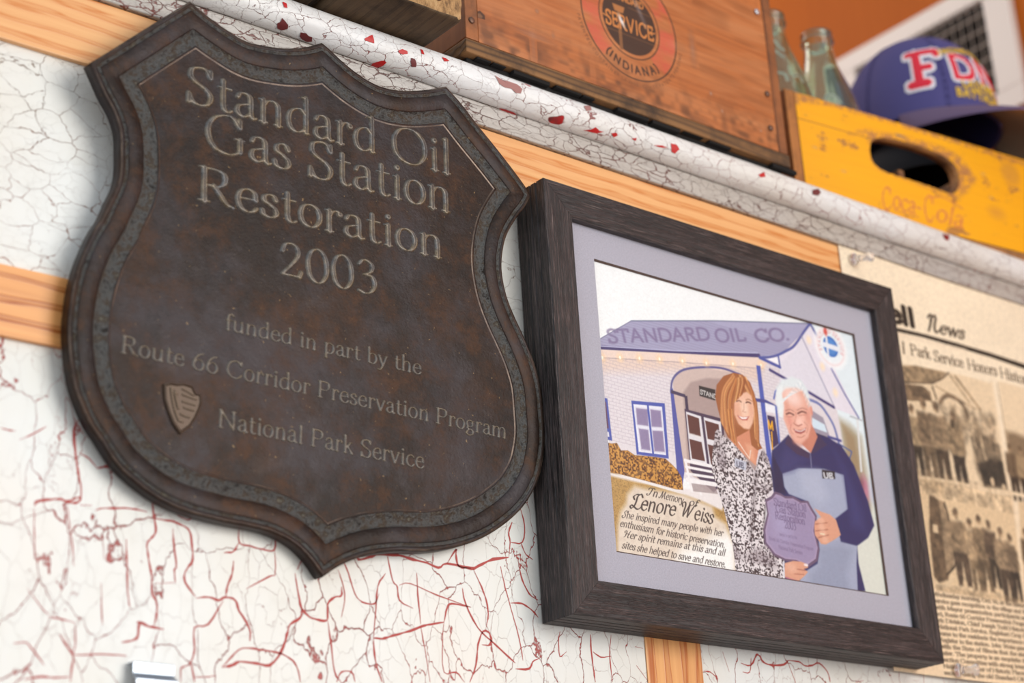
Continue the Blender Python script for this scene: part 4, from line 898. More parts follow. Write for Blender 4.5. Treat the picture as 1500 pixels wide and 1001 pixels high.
    c.poly('20816,153117 23341,153647 24667,153284 23543,151355 23741,149917 19051,149709 19544,150890 20561,151629', (136, 144, 168), .55, .004); c.poly('19503,158752 21840,159111 22561,157061 21369,156356 19696,157180', (186, 192, 212), .55, .005)
    c.poly('18278,160436 19351,160125 20832,159929 18736,158634 17184,158183', (58, 62, 116), .6, .004); c.poly('23887,161074 25039,159604 26258,156774 26380,154894 24869,155233 24774,159015', (58, 66, 122), .6, .005)
    c.line('21064,160400 21067,159966 21024,159256', .0008, (140, 140, 170)); c.poly('18821,161497 19691,160829 21054,160344 20832,159929 19565,160051 18322,160712', (60, 48, 80)); c.poly('22279,162132 23162,161397 21791,160626 21123,160301 21570,161136', (56, 50, 84))
    c.line('16733,156694 16542,158296', .0016, (24, 26, 60), .8, .001); c.poly('16759,159708 17637,158252 17758,156686 16733,156694', (30, 30, 66), .8, .001)
    c.poly('19216,161618 19653,162454 21577,163005 22040,162092 22161,161892 21142,160412', (206, 132, 110))
    c.poly('17848,163886 18041,165128 18846,165942 19981,166380 21045,166302 21700,165584 21747,164476 21533,163661 18135,162846', (226, 234, 236), 1, .0012)
    c.poly('18590,164789 19188,165231 20307,165549 21062,165466 21626,164677 21791,163817 21618,162791 21034,161594 20158,160905 19418,161000 18924,161677 18485,162689', (236, 178, 158), 1, .001)
    c.ell('19784,164676', .0090, .0062, (250, 218, 208), .85, .003, -.2); c.ell('20481,162871', .0036, .0044, (250, 200, 184), .8, .002); c.ell('19154,162641', .0034, .004, (226, 146, 132), .6, .002); c.ell('21336,163405', .0030, .006, (214, 138, 122), .55, .002); c.ell('19014,163657', .0022, .005, (218, 146, 130), .5, .002)
    for q in ('18856,163136 19262,163317 19702,163229', '20190,163425 20690,163678 21146,163648'): c.line(q, .0013, (112, 66, 62), .95, .0003, True)
    for q in ('18823,163404 19307,163599 19748,163512', '20158,163695 20737,163963 21272,163947'): c.line(q, .0010, (176, 120, 108), .7, .0004, True)
    for q in ('18752,162954 19208,162979 19606,163103', '20241,163269 20801,163422 21197,163491'): c.line(q, .0006, (196, 128, 114), .8, .0003, True)
    c.line('19974,163497 19882,162932 19593,162553', .0008, (206, 134, 118), .8, .0003, True); c.ell('20158,162760', .0030, .0026, (252, 206, 190), .8, .001); c.line('19662,162511 20025,162409 20513,162602', .0009, (170, 96, 86), .85, .0002, True)
    c.line('19264,162388 19115,161927 19371,161644', .0007, (190, 116, 102), .7, .0003, True); c.line('20786,162869 21185,162497 20952,162018', .0007, (190, 116, 102), .7, .0003, True)
    c.poly('19443,162091 19892,162058 20439,162151 21027,162470 20725,162035 20227,161787 19699,161808', (160, 72, 74), .95, .0002); c.line('19658,162019 20264,162012 20846,162302', .0009, (246, 232, 226), .9, 0, True); c.line('19800,161498 20259,161520 20678,161754', .0008, (190, 118, 100), .7, .0003, True)
    c.poly('18942,161789 19436,161112 20089,160948 20955,161581 20802,161119 19966,160657 19245,160864', (192, 118, 102), .5, .0015)
    for i in range(26):
        f = i/25; a = np.array(pts('17915,163352')[0])*(1-f)+np.array(pts('20895,166329')[0])*f; b = np.array(pts('18673,164364')[0])*(1-f)+np.array(pts('21240,165611')[0])*f; c.line([tuple(a), tuple(b)], .0008, [(250, 252, 252), (206, 216, 222), (236, 240, 242)][i % 3], .7, .0002)
    for i in range(10):
        f = i/9; a = np.array(pts('21016,166128')[0])*(1-f)+np.array(pts('21686,164577')[0])*f; c.line([tuple(a), (a[0]-.002, a[1]-.004)], .0007, [(250, 252, 252), (200, 210, 218)][i % 2], .7, .0002)
    c.ell('21810,163932', .0014, .0040, (224, 150, 132)); c.poly('17848,163886 18178,165044 18870,165614 18649,164690 18722,163714 18425,162788 18058,162833', (236, 242, 242), .9, .001)
    c.poly('22175,159271 23658,159337 23629,158732 22129,158560', (40, 40, 48)); c.text('UE', 'heavy', pts('22297,158640')[0], pts('23399,158752')[0], .0058, (226, 228, 232))
    # ---- small plaque in their hands
    pl = '16592,156726 16162,156298 15457,155936 15517,154910 14917,153544 14877,152571 15753,151766 16862,151494 18181,151550 19312,151274 20463,151928 20847,152860 20555,154235 20988,155454 20548,155975 20185,156507 19417,156398 18564,156645 17657,156514 17240,156663'
    c.poly(pl, (104, 84, 112)); ce = np.array(pts('17908,153939')[0]); c.poly([tuple(ce+(np.array(p)-ce)*.93) for p in pts(pl)], (168, 150, 182)); c.poly([tuple(ce+(np.array(p)-ce)*.88) for p in pts(pl)], (156, 142, 176)); c.ell('17038,154445', .010, .014, (172, 164, 200), .6, .006)
    for s_, a, b, z, al in (('Standard Oil', '16353,155648', '19887,155619', .0082, .8), ('Gas Station', '16493,155148', '19730,155123', .0082, .8), ('Restoration', '16337,154609', '19564,154576', .0078, .8), ('2003', '17261,154009', '18509,154018', .0088, .85),
            ('funded in part by the', '16576,153351', '18472,153338', .0036, .55), ('Route 66 Corridor Preservation Program', '15426,152896', '20140,152667', .0038, .55), ('National Park Service', '16347,152349', '18875,152200', .0042, .6)):
        c.text(s_, 'light', pts(a)[0], pts(b)[0], z, (92, 74, 110), al)
    # hands
    sk = (222, 160, 132)
    c.poly('20780,156008 21587,155855 22488,155766 23120,155425 23458,154299 22771,153892 21605,153321 21074,153306 20501,153914 20533,154548 20683,154989 21435,155409', sk, 1, .0004)
    for a, b in (('20723,154784', '22061,155069'), ('20632,154246', '22044,154537'), ('20848,153749', '22047,154115')): c.line([pts(a)[0], pts(b)[0]], .0007, (164, 98, 80), .9)
    for q in ('21388,155138', '21382,154661', '21453,154196', '21593,153687'): c.ell(q, .0036, .0024, (240, 190, 164), .6, .001)
    c.line('21135,154101 21590,154108', .0010, (240, 224, 190))
    c.poly('16838,151338 17751,151601 18638,151657 19281,151528 19312,151274 18844,151116 19260,150960 18916,150664 18092,150111 17074,150096 16601,150295', sk, 1, .0004)
    c.line('18096,151028 18976,151029', .0007, (170, 100, 84), .9); c.line('17740,150630 18775,150699', .0007, (170, 100, 84), .8); c.ell('19121,151457', .0024, .0010, (248, 236, 236), .9); c.ell('17519,151062', .005, .003, (240, 190, 166), .6, .002)
    c.line('16699,151372 16609,150347', .0016, (216, 216, 226)); c.poly('16813,150269 18092,150111 17762,149870 16617,149943', (150, 60, 130), .8, .001)
    # light print grain
    c.C = np.clip(c.C*(1+(n1[..., None]-.5)*.05), 0, 255); c.C = c.C*.97+6
    t = NT('printed_photo_paper'); t.col(ink_over(t, lin((255, 255, 255)))); t.set(Roughness=.4)
    for k in ('X',): c.X = c.X-FC[0]
    c.Z = c.Z-FC[2]; c.mesh('photo_print', -.0238, t.m, fr)
paint_print()

# ---------------------------------------------------------------- newspaper page pinned to the wall
def newspaper():
    c = Canvas(.2993, .640, 1.4490, 1.8060, .00055, (246, 226, 196)); sh = c.X.shape; n0 = vnoise(sh, (10, 8), 4); n1 = vnoise(sh, (260, 240), 5); n2 = vnoise(sh, (70, 60), 6); n3 = vnoise(sh, (30, 90), 7)
    age = np.clip((1.72-c.Z)/.25, 0, 1)[..., None]; c.C = c.C*(1-age*.5)+np.array((238, 200, 156))*age*.5; c.C *= (1+(n0[..., None]-.5)*.04)
    INK = (50, 38, 28)
    c.text('Od', 'heavy', (.3000, 1.7500), (.3560, 1.7500), .031, INK); c.text('ell', 'heavy', pts('35395,174938')[0], pts('38807,175033')[0], .0235, INK)
    c.text('\x07', 'brush', pts('40179,175068')[0], pts('41940,175117')[0], .0245, INK); c.text('ews', 'brush', pts('42051,175203')[0], pts('45564,175352')[0], .0175, INK)
    c.poly('34954,174041 36374,174089 39468,174292 44105,174351 48895,174345 53809,174132 59913,173766 60069,174331 53933,174616 48993,174754 44195,174752 39537,174620 35017,174363', INK)
    c.text('Wednesday October 16 2003', 'sans', pts('35953,173754')[0], pts('45754,174108')[0], .0052, (236, 214, 186))
    HD = (70, 54, 40)
    for s_, a, b in (('l', '36445,172252', '36880,172215'), ('Park', '37610,172299', '40339,172404'), ('Service', '40788,172367', '44918,172543'), ('Honors', '45482,172525', '49665,172688'), ('Historic', '50043,172631', '54945,172642')):
        c.text(s_, 'serif', pts(a)[0], pts(b)[0], .0145, HD)
    def tone(q, seed, lo=(96, 76, 54), hi=(232, 206, 170)):
        c.poly(q, hi)
    ph1 = '34325,170857 37503,171354 41643,171660 45412,171815 48566,171775 48523,166839 48512,162141 44921,161733 41251,161725 36406,161464 32429,161261'
    tone(ph1, 1); D, M, L = (74, 58, 42), (140, 114, 84), (204, 174, 136)
    c.poly('34262,170542 37955,171381 42177,171575 41265,170779 39960,170224 36529,169641 34040,169414', (150, 124, 92)); c.line('34015,169289 36700,169613 39946,170160 41471,170880 42564,171649', .0014, (92, 72, 52))
    c.poly('33953,168977 36491,169452 38484,169641 39484,169276 39494,168483 36716,167981 33720,167798', (140, 112, 82)); c.poly('36622,169234 38444,169450 39322,168940 39400,168466 37003,168517', (86, 68, 50), .9, .001)
    c.line('39877,169839 40193,168793', .0022, (96, 76, 56)); c.line('36635,169297 38457,169514 39283,169177 39466,168356', .0016, (110, 88, 66), 1, 0, True)
    c.line('40596,168559 41593,169355 42976,169359 43963,168792 44338,167991', .0040, (104, 82, 60), .9, .001, True); c.line('42699,171425 44834,169321', .0022, (168, 140, 106)); c.line('43447,171442 46259,168951', .0026, (150, 122, 90)); c.line('40363,169991 45665,168846', .0012, (150, 122, 90))
    for i in range(70):
        f = R.random(); g = R.random(); x = .405+.075*f; z = 1.655+.030*g
        c.ell((x, z), .004, .005, (126, 102, 74), .28, .003)
    def person(x, z, h, shirt, trouser, w=1.0):
        c.ell((x, z+h*.93), h*.05, h*.065, (176, 144, 108), 1, .0012); c.ell((x, z+h*.955), h*.055, h*.05, (90, 70, 52), .7, .001)
        c.poly([(x-h*.14*w, z+h*.83), (x+h*.14*w, z+h*.83), (x+h*.17*w, z+h*.5), (x+h*.12*w, z+h*.42), (x-h*.12*w, z+h*.42), (x-h*.17*w, z+h*.5)], shirt, 1, .0018)
        c.line([(x-h*.10*w, z+h*.62), (x+h*.02, z+h*.52)], h*.045, tuple(v*.78 for v in shirt), .7, .001); c.line([(x+h*.11*w, z+h*.8), (x+h*.13*w, z+h*.5)], h*.04, tuple(v*1.12 for v in shirt), .6, .001)
        c.poly([(x-h*.12*w, z+h*.43), (x+h*.12*w, z+h*.43), (x+h*.11*w, z), (x+h*.03*w, z), (x, z+h*.3), (x-h*.04*w, z), (x-h*.11*w, z)], trouser, 1, .0014)
    for x, z, h, a, b in ((.351, 1.605, .070, (150, 124, 92), (96, 76, 56)), (.3655, 1.6145, .062, (160, 134, 100), (60, 48, 36)), (.382, 1.6125, .072, (126, 102, 76), (104, 84, 62)), (.399, 1.6110, .074, (136, 112, 84), (76, 60, 44)), (.4215, 1.6105, .070, (150, 124, 92), (56, 44, 34))): person(x, z, h, a, b)
    c.poly('44474,166164 46099,166683 47622,166689 48472,165461 48413,162127 44951,161858 44268,163689', (92, 74, 54), .75, .003); c.poly('44751,163765 46727,164565 48449,164591 48413,162127 45144,161887', (54, 44, 34), .9, .002)
    c.ell('46451,167362', .0040, .006, (214, 184, 146), 1, .001); c.ell('47712,167452', .0034, .006, (206, 176, 140), 1, .001); c.line('45743,166376 45941,164440', .0030, (206, 178, 140), .8, .001); c.line('47758,166463 47842,165236', .0022, (190, 160, 124), .7, .001)
    c.line('44533,168025 44833,165303', .0014, (214, 186, 148)); c.poly('41667,167218 42459,167478 42053,166491 41701,166553', D, .9, .001); c.ell('46401,162437', .0026, .004, (214, 184, 146)); c.ell('47949,162180', .0024, .003, (204, 176, 140))
    # second column photo
    c.poly('49652,172235 55336,172190 57343,164458 49366,163251 49430,166991', (236, 210, 174)); c.poly('49560,167515 50750,167590 52090,167435 56027,167127 56062,163506 49370,162882', (128, 104, 78), .9, .003)
    for i, x in enumerate((.497, .512, .528, .546, .562)): person(x, 1.612, .052, [(110, 88, 66), (168, 140, 106)][i % 2], (66, 52, 40))
    c.line('48598,171908 48523,166839 48679,162044 48808,159508 48266,152900', .0030, (240, 214, 178)); c.line('49398,171995 49430,166991 49467,163266', .0008, (150, 124, 94)); c.line('32394,161083 36368,161284 41209,161540 44877,161546 48715,161804 54605,161851', .0034, (240, 214, 178))
    # lower photo
    c.poly('32336,160788 36689,161157 41167,161356 44832,161359 48835,161517 48749,158897 48051,152060 42576,151881 36618,151966 30612,152064', (226, 196, 156))
    for q in ('36831,161003 39354,161263 39166,160413 36678,160282',): c.poly(q, (186, 156, 118), .7, .003)
    W = c.win(.355, .49, 1.60, 1.62); c.put(W, n3[W]*.5, (160, 132, 98))
    c.poly('37296,159907 37993,159892 38628,159575 38663,158127 38863,155849 38637,153656 38213,152929 37008,152568 36490,152957 36660,156140', (104, 82, 60), 1, .001); c.poly('38486,159730 39346,159619 39441,157653 39611,155255 39166,154059 38138,153372 38322,155781 38482,158103', (150, 124, 94), 1, .001)
    c.line('39136,159472 39459,158526 39540,156510 39543,154560 38843,153794 38138,153372', .0018, (64, 50, 38), 1, 0, True); c.poly('37297,157481 37900,157447 37835,156749 37233,156785', (222, 194, 156)); c.line('36416,152613 37374,152273 38545,152854 38803,153223', .0036, (228, 200, 162), 1, .0005, True)
    for x, z, h, a, b, w in ((.4045, 1.5265, .066, (146, 120, 90), (84, 66, 50), 1.25), (.4215, 1.5240, .062, (176, 146, 110), (120, 98, 72), .9), (.4350, 1.5250, .066, (132, 108, 80), (104, 84, 62), 1.1), (.4480, 1.5300, .058, (96, 76, 58), (62, 50, 38), 1), (.4635, 1.5200, .064, (150, 124, 94), (76, 60, 46), 1.2), (.4760, 1.5220, .058, (120, 98, 74), (58, 46, 36), .8)): person(x, z, h, a, b, w)
    c.poly('36693,152309 42702,152409 48143,152420 48117,151951 42549,151764 36593,151852', (170, 140, 104), .5, .002)
    c.poly('49704,161153 56526,161497 55866,151925 48500,152341', (224, 194, 154)); 
    for x in (.500, .516, .533, .552): person(x, 1.530, .058, (110, 90, 68), (60, 48, 36))
    # halftone clutter breaks up the figures
    for q in (ph1, '32336,160788 41167,161356 48835,161517 48749,158897 48051,152060 42576,151881 36618,151966 30612,152064'):
        m_ = Canvas(.2993, .640, 1.4490, 1.8060, .00055, (0, 0, 0)); m_.poly(q, (255, 255, 255)); k_ = (m_.C[..., 0]/255)[..., None]
        a_ = vnoise(sh, (190, 150), 41); b_ = vnoise(sh, (90, 80), 42); f_ = np.clip(1+((a_-.5)*.22+(b_-.5)*.4), .5, 1.3)[..., None]
        d_ = np.mean(c.C, -1, keepdims=True) < 190; c.C = np.clip(np.where(d_, c.C*(1-k_)+k_*(c.C*f_*.92+14), c.C), 0, 250)
    c.C = (c.C+np.roll(c.C, 1, 0)+np.roll(c.C, -1, 0)+np.roll(c.C, 1, 1)+np.roll(c.C, -1, 1))/5
    # body text
    T = ['Wednesday morning, Oct. 16, at the historic Standard Oil Gas Station', 'service gave recognition to the village and thanks for committee work on', 'with Mayor presentation participants are those with Odell and the', 'ect, Route 66 Corridor Preservation Program Manager Congress and the',
         'tric Division, Chief Joseph Todd Historical Preservation staff office of', 'National Park Service. Englehart Crop 11. Park and their greatest help',
         'come to the residents the importance of historic preservation and of', 'Register to the station. John Weiss gave a demonstration to the people', 'with the State of Illinois that the station only the third greatest on',
         'later. The property is an exquisite it really doesn t to make it well', 'section Committee with strong interest in the station in Odell. Park', 'National Register of Historic Places. A delegation presented the all', 'second using the old Standard Oil of Ohio architecture design for']
    for i, s_ in enumerate(T):
        a = pts('36507,151453')[0]; b = pts('47994,151473')[0]; dz = -i*.00525
        c.text(s_, 'bold', (a[0]-.004, a[1]+dz-.0005), (.560, b[1]+dz+.004), .0047, INK, .85)
    c.line('32324,144400 37326,144363', .0010, (150, 120, 84))
    c.C = np.clip(c.C*(1+(n1[..., None]-.5)*.10), 0, 255)
    t = NT('aged_newsprint'); t.col(ink_over(t, lin((246, 226, 196)))); t.set(Roughness=.85)
    o = c.mesh('newspaper_page', 0, t.m, None)
    co = np.zeros((c.nx*c.nz, 3)); o.data.vertices.foreach_get('co', co.ravel()) if False else None
    me = o.data; v = np.empty(len(me.vertices)*3); me.vertices.foreach_get('co', v); v = v.reshape(-1, 3)
    v[:, 1] = -.0046-.0010*(.5+.5*np.sin(v[:, 0]*31+v[:, 2]*9))-.0004*np.sin(v[:, 2]*40)**2; me.vertices.foreach_set('co', v.ravel()); me.update()
    tag(o, 'yellowed newspaper page with black and white photos pinned right of the picture frame', 'newspaper')
newspaper()

def clear_plastic(name, tint=(1, .97, .97)):
    t = NT(name); t.set(Base_Color=tint+(1,), Roughness=.08, IOR=1.45); t.b.inputs['Transmission Weight'].default_value = .85; return t.m
m_pin = clear_plastic('clear_pin_plastic'); m_steel = plain('pin_steel', (200, 200, 205), .3, 1)
def pin(x, z, label, ax, az):
    e = empty('push_pin', (x, -.0062, z)); tag(e, label, 'push pin', None)
    lathe('grip', [(0, 0), (.0052, .0002), (.0056, .0012), (.0050, .0028), (.0030, .0048), (.0026, .0080), (.0028, .0118), (.0040, .0142), (.0047, .0156), (.0045, .0172), (.0028, .0180), (0, .0181)], m_pin, e, 28)
    lathe('needle', [(0, -.0100), (.0004, -.0090), (.0005, .0006), (0, .0007)], m_steel, e, 10)
    e.rotation_euler = (math.radians(90)+az, 0, ax)
pin(.3150, 1.7958, 'clear plastic push pin at the top corner of the newspaper page', .25, .1)
pin(.3760, 1.4556, 'clear plastic push pin at the bottom edge of the newspaper page', .25, .15)

# ---------------------------------------------------------------- bent metal clip at the lower left
m_clip = NT('brushed_clip_metal'); m_clip.set(Base_Color=lin((168, 176, 186))+(1,), Metallic=.9, Roughness=.28)
cl = empty('metal_clip', (-.333, 0, 1.385)); tag(cl, 'shiny bent metal clip on the white wall below the plaque', 'clip')
cp = [(-.0005, .0165), (-.0060, .0162), (-.0066, .0156), (-.0064, .0102), (-.0072, .0090), (-.0098, .0072), (-.0104, .0060), (-.0104, -.014), (-.0096, -.0148), (-.0005, -.0148)]
cp2 = cp + [(y+.0009, z-(.0009 if z > 0 else -.0009)) for y, z in cp[::-1]]
loft('body', [[(x, y, z) for y, z in cp2] for x in (-.0125, .0125)], m_clip.m, cl, True, True, False)
lathe('screw', [(0, .0), (.0030, .0), (.0030, .0006), (.0018, .0014), (0, .0016)], m_steel, cl, 20, (0, -.0110, -.004)).rotation_euler = (math.radians(90), 0, 0)

# ---------------------------------------------------------------- weathered plank ends lying across the shelf
m_old = wood('weathered_grey_brown_wood', lin((110, 88, 64)), lin((60, 44, 32)), 'y', 80, 34, .5, .8, dirt=lin((34, 26, 20)), bump=.0008)
def endgrain():
    t = NT('weathered_end_grain'); n = t.noise(t.coords((1, 1, .5)), 180, 8, .75); r = t.ramp(n, 0, [(.3, lin((84, 58, 38))), (.5, lin((188, 146, 98))), (.72, lin((222, 186, 138)))]); t.col((r, 0)); t.set(Roughness=.85); t.bump((n, 0), .0012, .9); return t.m
m_end = endgrain()
def plank(x0, x1, yf, z0, z1, label, seed):
    e = empty('plank', ((x0+x1)/2, .1, z0)); tag(e, label, 'plank', None)
    rs = np.random.RandomState(seed); rings = []; r = .005; n = 4
    def sect(s_, j):
        P = []
        for cx, cz, a0 in ((x1-r, z0+r, -90), (x1-r, z1-r, 0), (x0+r, z1-r, 90), (x0+r, z0+r, 180)):
            for k in range(n+1):
                a = math.radians(a0+90*k/n); P.append((cx+r*math.cos(a), cz+r*math.sin(a)))
        Q = []
        for i in range(len(P)):
            a, b = P[i], P[(i+1) % len(P)]; m = 6 if math.hypot(b[0]-a[0], b[1]-a[1]) > .01 else 1
            for k in range(m): Q.append((a[0]+(b[0]-a[0])*k/m, a[1]+(b[1]-a[1])*k/m))
        cx, cz = (x0+x1)/2, (z0+z1)/2
        return [(cx+(p[0]-cx)*s_ - e.location.x, cz+(p[1]-cz)*s_ - z0) for p in Q]
    base = sect(1, 0); jit = rs.uniform(-.0006, .0006, (len(base), 2))
    for y, s_ in ((yf-.0002, .93), (yf+.0012, .975), (yf+.004, 1), (yf+.02, 1), (yf+.045, 1), (yf+.1, 1), (.28, 1)):
        sc_ = sect(s_, 0); rings.append([(p[0]+j[0]*(1 if y < .1 else .5)+rs.uniform(-.0003, .0003), y-.1, max(p[1]+j[1], .0) if True else 0) for p, j in zip(sc_, jit)])
    o = loft('timber', rings, m_old, e, True, True, True); o.data.materials.append(m_end)
    for p in o.data.polygons:
        if p.normal.y < -.6: p.material_index = 1
    lathe('nail', [(0, 0), (.0028, 0), (.0030, .0006), (.0012, .0011), (0, .0011)], m_steel2, e, 14, (.024, yf-.1004, .012)).rotation_euler = (math.radians(90), 0, 0)
m_steel2 = plain('rusty_nail', (120, 92, 78), .5, .7)
plank(-.2215, -.1290, -.0530, 1.8510, 1.890, 'weathered brown plank end overhanging the shelf beside the orange crate', 3)
plank(-.3200, -.2270, -.0400, 1.8510, 1.889, 'weathered dark plank end cut off by the top edge, left of the other plank', 8)

# ---------------------------------------------------------------- orange wooden crate with a round stamp
WC_L, WC_R, WY = -.0995, .2345, -.0180
m_crate = wood('orange_crate_wood', lin((208, 122, 58)), lin((168, 84, 34)), 'x', 36, 7, .6, .5, dirt=lin((150, 84, 46)), loc=(0, 0, .3))
m_crate_lo = wood('stained_crate_base_wood', lin((150, 106, 62)), lin((84, 58, 36)), 'x', 50, 14, .9, .75, dirt=lin((46, 32, 22)), bump=.0005)
m_crate_z = wood('crate_post_wood', lin((176, 106, 56)), lin((112, 62, 30)), 'z', 40, 14, .8, .6, dirt=lin((84, 50, 28)))
m_black = plain('crate_underside_black', (16, 12, 10), .9)  # near-black colour for the runners and the ragged lower edge
wc = empty('wooden_crate', (.0625, .14, 1.8490)); tag(wc, 'old orange wooden crate with a round red and black stamp on its front', 'crate')
def cb(name, x0, x1, y0, y1, z0, z1, mat, bev=.0008, par=wc):
    l = par.location; return box(name, x0-l.x, x1-l.x, y0-l.y, y1-l.y, z0-l.z, z1-l.z, mat, par, bev)
cb('side_board', WC_L, WC_L+.0115, WY, .30, 1.8666, 2.075, m_crate_z); cb('side_board', WC_R-.0100, WC_R, WY+.0002, .30, 1.8666, 2.075, m_crate_z)
cb('front_board', WC_L+.0119, WC_R-.0104, WY+.0008, WY+.012, 1.8666, 2.075, m_crate)
cb('back_board', WC_L+.0119, WC_R-.0104, .288, .30, 1.8666, 2.075, m_crate)
cb('bottom_board', WC_L-.0010, WC_R+.0010, WY-.0006, .30, 1.8546, 1.8658, m_crate_lo, .0012)
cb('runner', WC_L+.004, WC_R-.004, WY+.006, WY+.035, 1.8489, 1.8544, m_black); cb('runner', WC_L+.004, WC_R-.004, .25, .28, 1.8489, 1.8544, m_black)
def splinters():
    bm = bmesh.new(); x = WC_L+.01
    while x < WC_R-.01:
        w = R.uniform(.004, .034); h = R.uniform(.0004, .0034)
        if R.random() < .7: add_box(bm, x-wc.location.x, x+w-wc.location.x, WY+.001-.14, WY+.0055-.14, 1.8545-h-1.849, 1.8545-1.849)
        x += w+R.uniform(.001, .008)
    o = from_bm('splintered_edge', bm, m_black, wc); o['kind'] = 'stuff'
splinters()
def stamp():
    x0, x1 = WC_L+.0121, WC_R-.0106
    c = Canvas(x0, x1, 1.8668, 2.000, .00048, (60, 40, 30), 0.0); c.C[:] = (60, 44, 36)
    C0 = (.0655, 1.9348); DK = (52, 38, 32); sh = c.X.shape; n1 = vnoise(sh, (90, 220), 3); n2 = vnoise(sh, (14, 24), 9)
    def worn(fn, a):
        A0, C_ = c.A.copy(), c.C.copy(); fn()
    ro, ri = .0500, .0305
    W = c.win(C0[0]-.055, C0[0]+.055, C0[1]-.055, C0[1]+.055); d = np.hypot(c.X[W]-C0[0], c.Z[W]-C0[1])
    ang = np.degrees(np.arctan2(c.Z[W]-C0[1], c.X[W]-C0[0]))
    red = ((d > ri+.002) & (d < ro-.0012))*np.clip((n2[W]-.25)*2.2, .05, .85)*.72*np.where((ang > -128) & (ang < -52), .04, 1)*(.6+.4*n1[W]); c.C[W] = np.where((red > .02)[..., None], (214, 74, 70), c.C[W]); c.A[W] = np.maximum(c.A[W], red)
    c.ring(C0, ro, .0013, DK, .95); c.ring(C0, ri+.0012, .0011, DK, .95)
    c.ell(C0, ri-.0022, ri-.0022, DK, .95)
    WD = (206, 128, 66)
    # torch and word left as bare wood inside the dark disc
    c.line([(C0[0]-.011, C0[1]-.026), (C0[0]-.0105, C0[1]+.006)], .0034, (138, 92, 56), .9); c.poly([(C0[0]-.015, C0[1]+.006), (C0[0]-.006, C0[1]+.006), (C0[0]-.004, C0[1]+.012), (C0[0]-.017, C0[1]+.012)], (176, 112, 62))
    c.line([(C0[0]-.024, C0[1]-.0125), (C0[0]+.026, C0[1]-.0125)], .0006, (150, 100, 60), .7); c.line([(C0[0]-.0, C0[1]+.0135), (C0[0]+.024, C0[1]+.0130)], .0006, (150, 100, 60), .7)
    c.text('SERVICE', 'sans', (C0[0]-.0255, C0[1]-.0085), (C0[0]+.0255, C0[1]-.0085), .0178, WD)
    c.line([(C0[0]-.028, C0[1]-.001), (C0[0]-.024, C0[1]-.002)], .0012, WD); c.line([(C0[0]+.024, C0[1]-.002), (C0[0]+.027, C0[1]-.001)], .0012, WD)
    c.text('STANDARD', 'heavy', (C0[0]-.017, C0[1]+.0175), (C0[0]+.017, C0[1]+.0175), .0078, WD)
    c.ell((C0[0]-.0085, C0[1]-.0015), .0016, .0052, (236, 236, 240), .9, .001, .5); c.ell((C0[0]+.012, C0[1]+.014), .0016, .010, (150, 146, 152), .6, .002, .45)
    c.arc_text('(INDIANA)', 'heavy', C0, .0448, math.radians(-130), math.radians(-50), .0098, DK, .95)
    c.arc_text('STANDARD OIL', 'sans', C0, .0370, math.radians(158), math.radians(62), .0092, DK, .95)
    c.arc_text('PATENTED CONTAINER 1,672,438 & OTHER PATENTS PENDING', 'sans', C0, .0560, math.radians(-170), math.radians(-10), .0040, DK, .8)
    # bare patches, drips, knot
    for x, z, rx, rz, a in ((-.035, 1.8900, .020, .0035, .30), (-.036, 1.8785, .0012, .0080, .5), (.022, 1.8760, .0014, .0120, .25), (.134, 1.9335, .0018, .0085, .6), (.118, 1.930, .010, .004, .2), (-.030, 1.9120, .002, .0018, .4), (-.0155, 1.8960, .0014, .003, .4), (.161, 1.8855, .0013, .0016, .6), (.150, 1.8980, .0015, .0020, .6), (.205, 1.8805, .0012, .0012, .6)):
        c.ell((x, z), rx, rz, (236, 214, 196), a, rz*.5)
    c.poly('-9071,189048 -8490,189362 -8067,189109 -8028,188724 -8657,188679 -9099,188585', (54, 36, 26), .9); c.poly('-8951,188976 -8505,189129 -8267,188927 -8402,188767 -8968,188686', (128, 90, 62), .9)
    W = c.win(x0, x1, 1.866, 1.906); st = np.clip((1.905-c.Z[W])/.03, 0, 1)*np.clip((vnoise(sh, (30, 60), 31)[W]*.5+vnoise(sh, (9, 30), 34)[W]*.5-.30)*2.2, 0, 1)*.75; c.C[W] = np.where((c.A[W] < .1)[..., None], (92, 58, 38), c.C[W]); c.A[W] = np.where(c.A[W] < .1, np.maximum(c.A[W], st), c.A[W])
    W = c.win(.14, x1, 1.866, 2.0); st = np.clip((vnoise(sh, (20, 12), 33)[W]-.55)*2, 0, 1)*.4*(c.A[W] < .1); c.A[W] = np.maximum(c.A[W], st); c.C[W] = np.where((st > 0)[..., None], (104, 58, 30), c.C[W])
    t = NT('stamped_crate_front'); mp = t.coords((.06, 1, 1), (0, 0, .3))
    n = t.noise(t.coords((.03, 1, 1), (0, 0, .3)), 330, 5, .65); w = t.noise(t.coords((.15, 1, 1)), 40, 4, .6, 1.5)
    a = t.mix((t.ramp(n, 0, [(.35, 0), (.7, .7)]), 0), lin((188, 110, 58)), lin((146, 78, 40))); b = t.mix((t.ramp(w, 0, [(.4, 0), (.65, .55)]), 0), a, lin((206, 138, 90)))
    t.col(ink_over(t, b)); t.bump((n, 0), .0003, .5); t.set(Roughness=.42); c.X = c.X-wc.location.x; c.Z = c.Z-1.849; c.mesh('stamped_face', WY+.0006-.14, t.m, wc)
stamp()
for x, z in ((.2165, 1.9960), (.2175, 1.9180), (.2165, 1.8860), (-.0940, 1.882)):
    lathe('nail', [(0, 0), (.0026, 0), (.0026, .0005), (.0012, .0009), (0, .0009)], plain('zinc_nail', (214, 216, 222), .3, .6) if z > 1.95 else m_steel2, wc, 16, (x-.0625, WY-.1402, z-1.849)).rotation_euler = (math.radians(90), 0, 0)

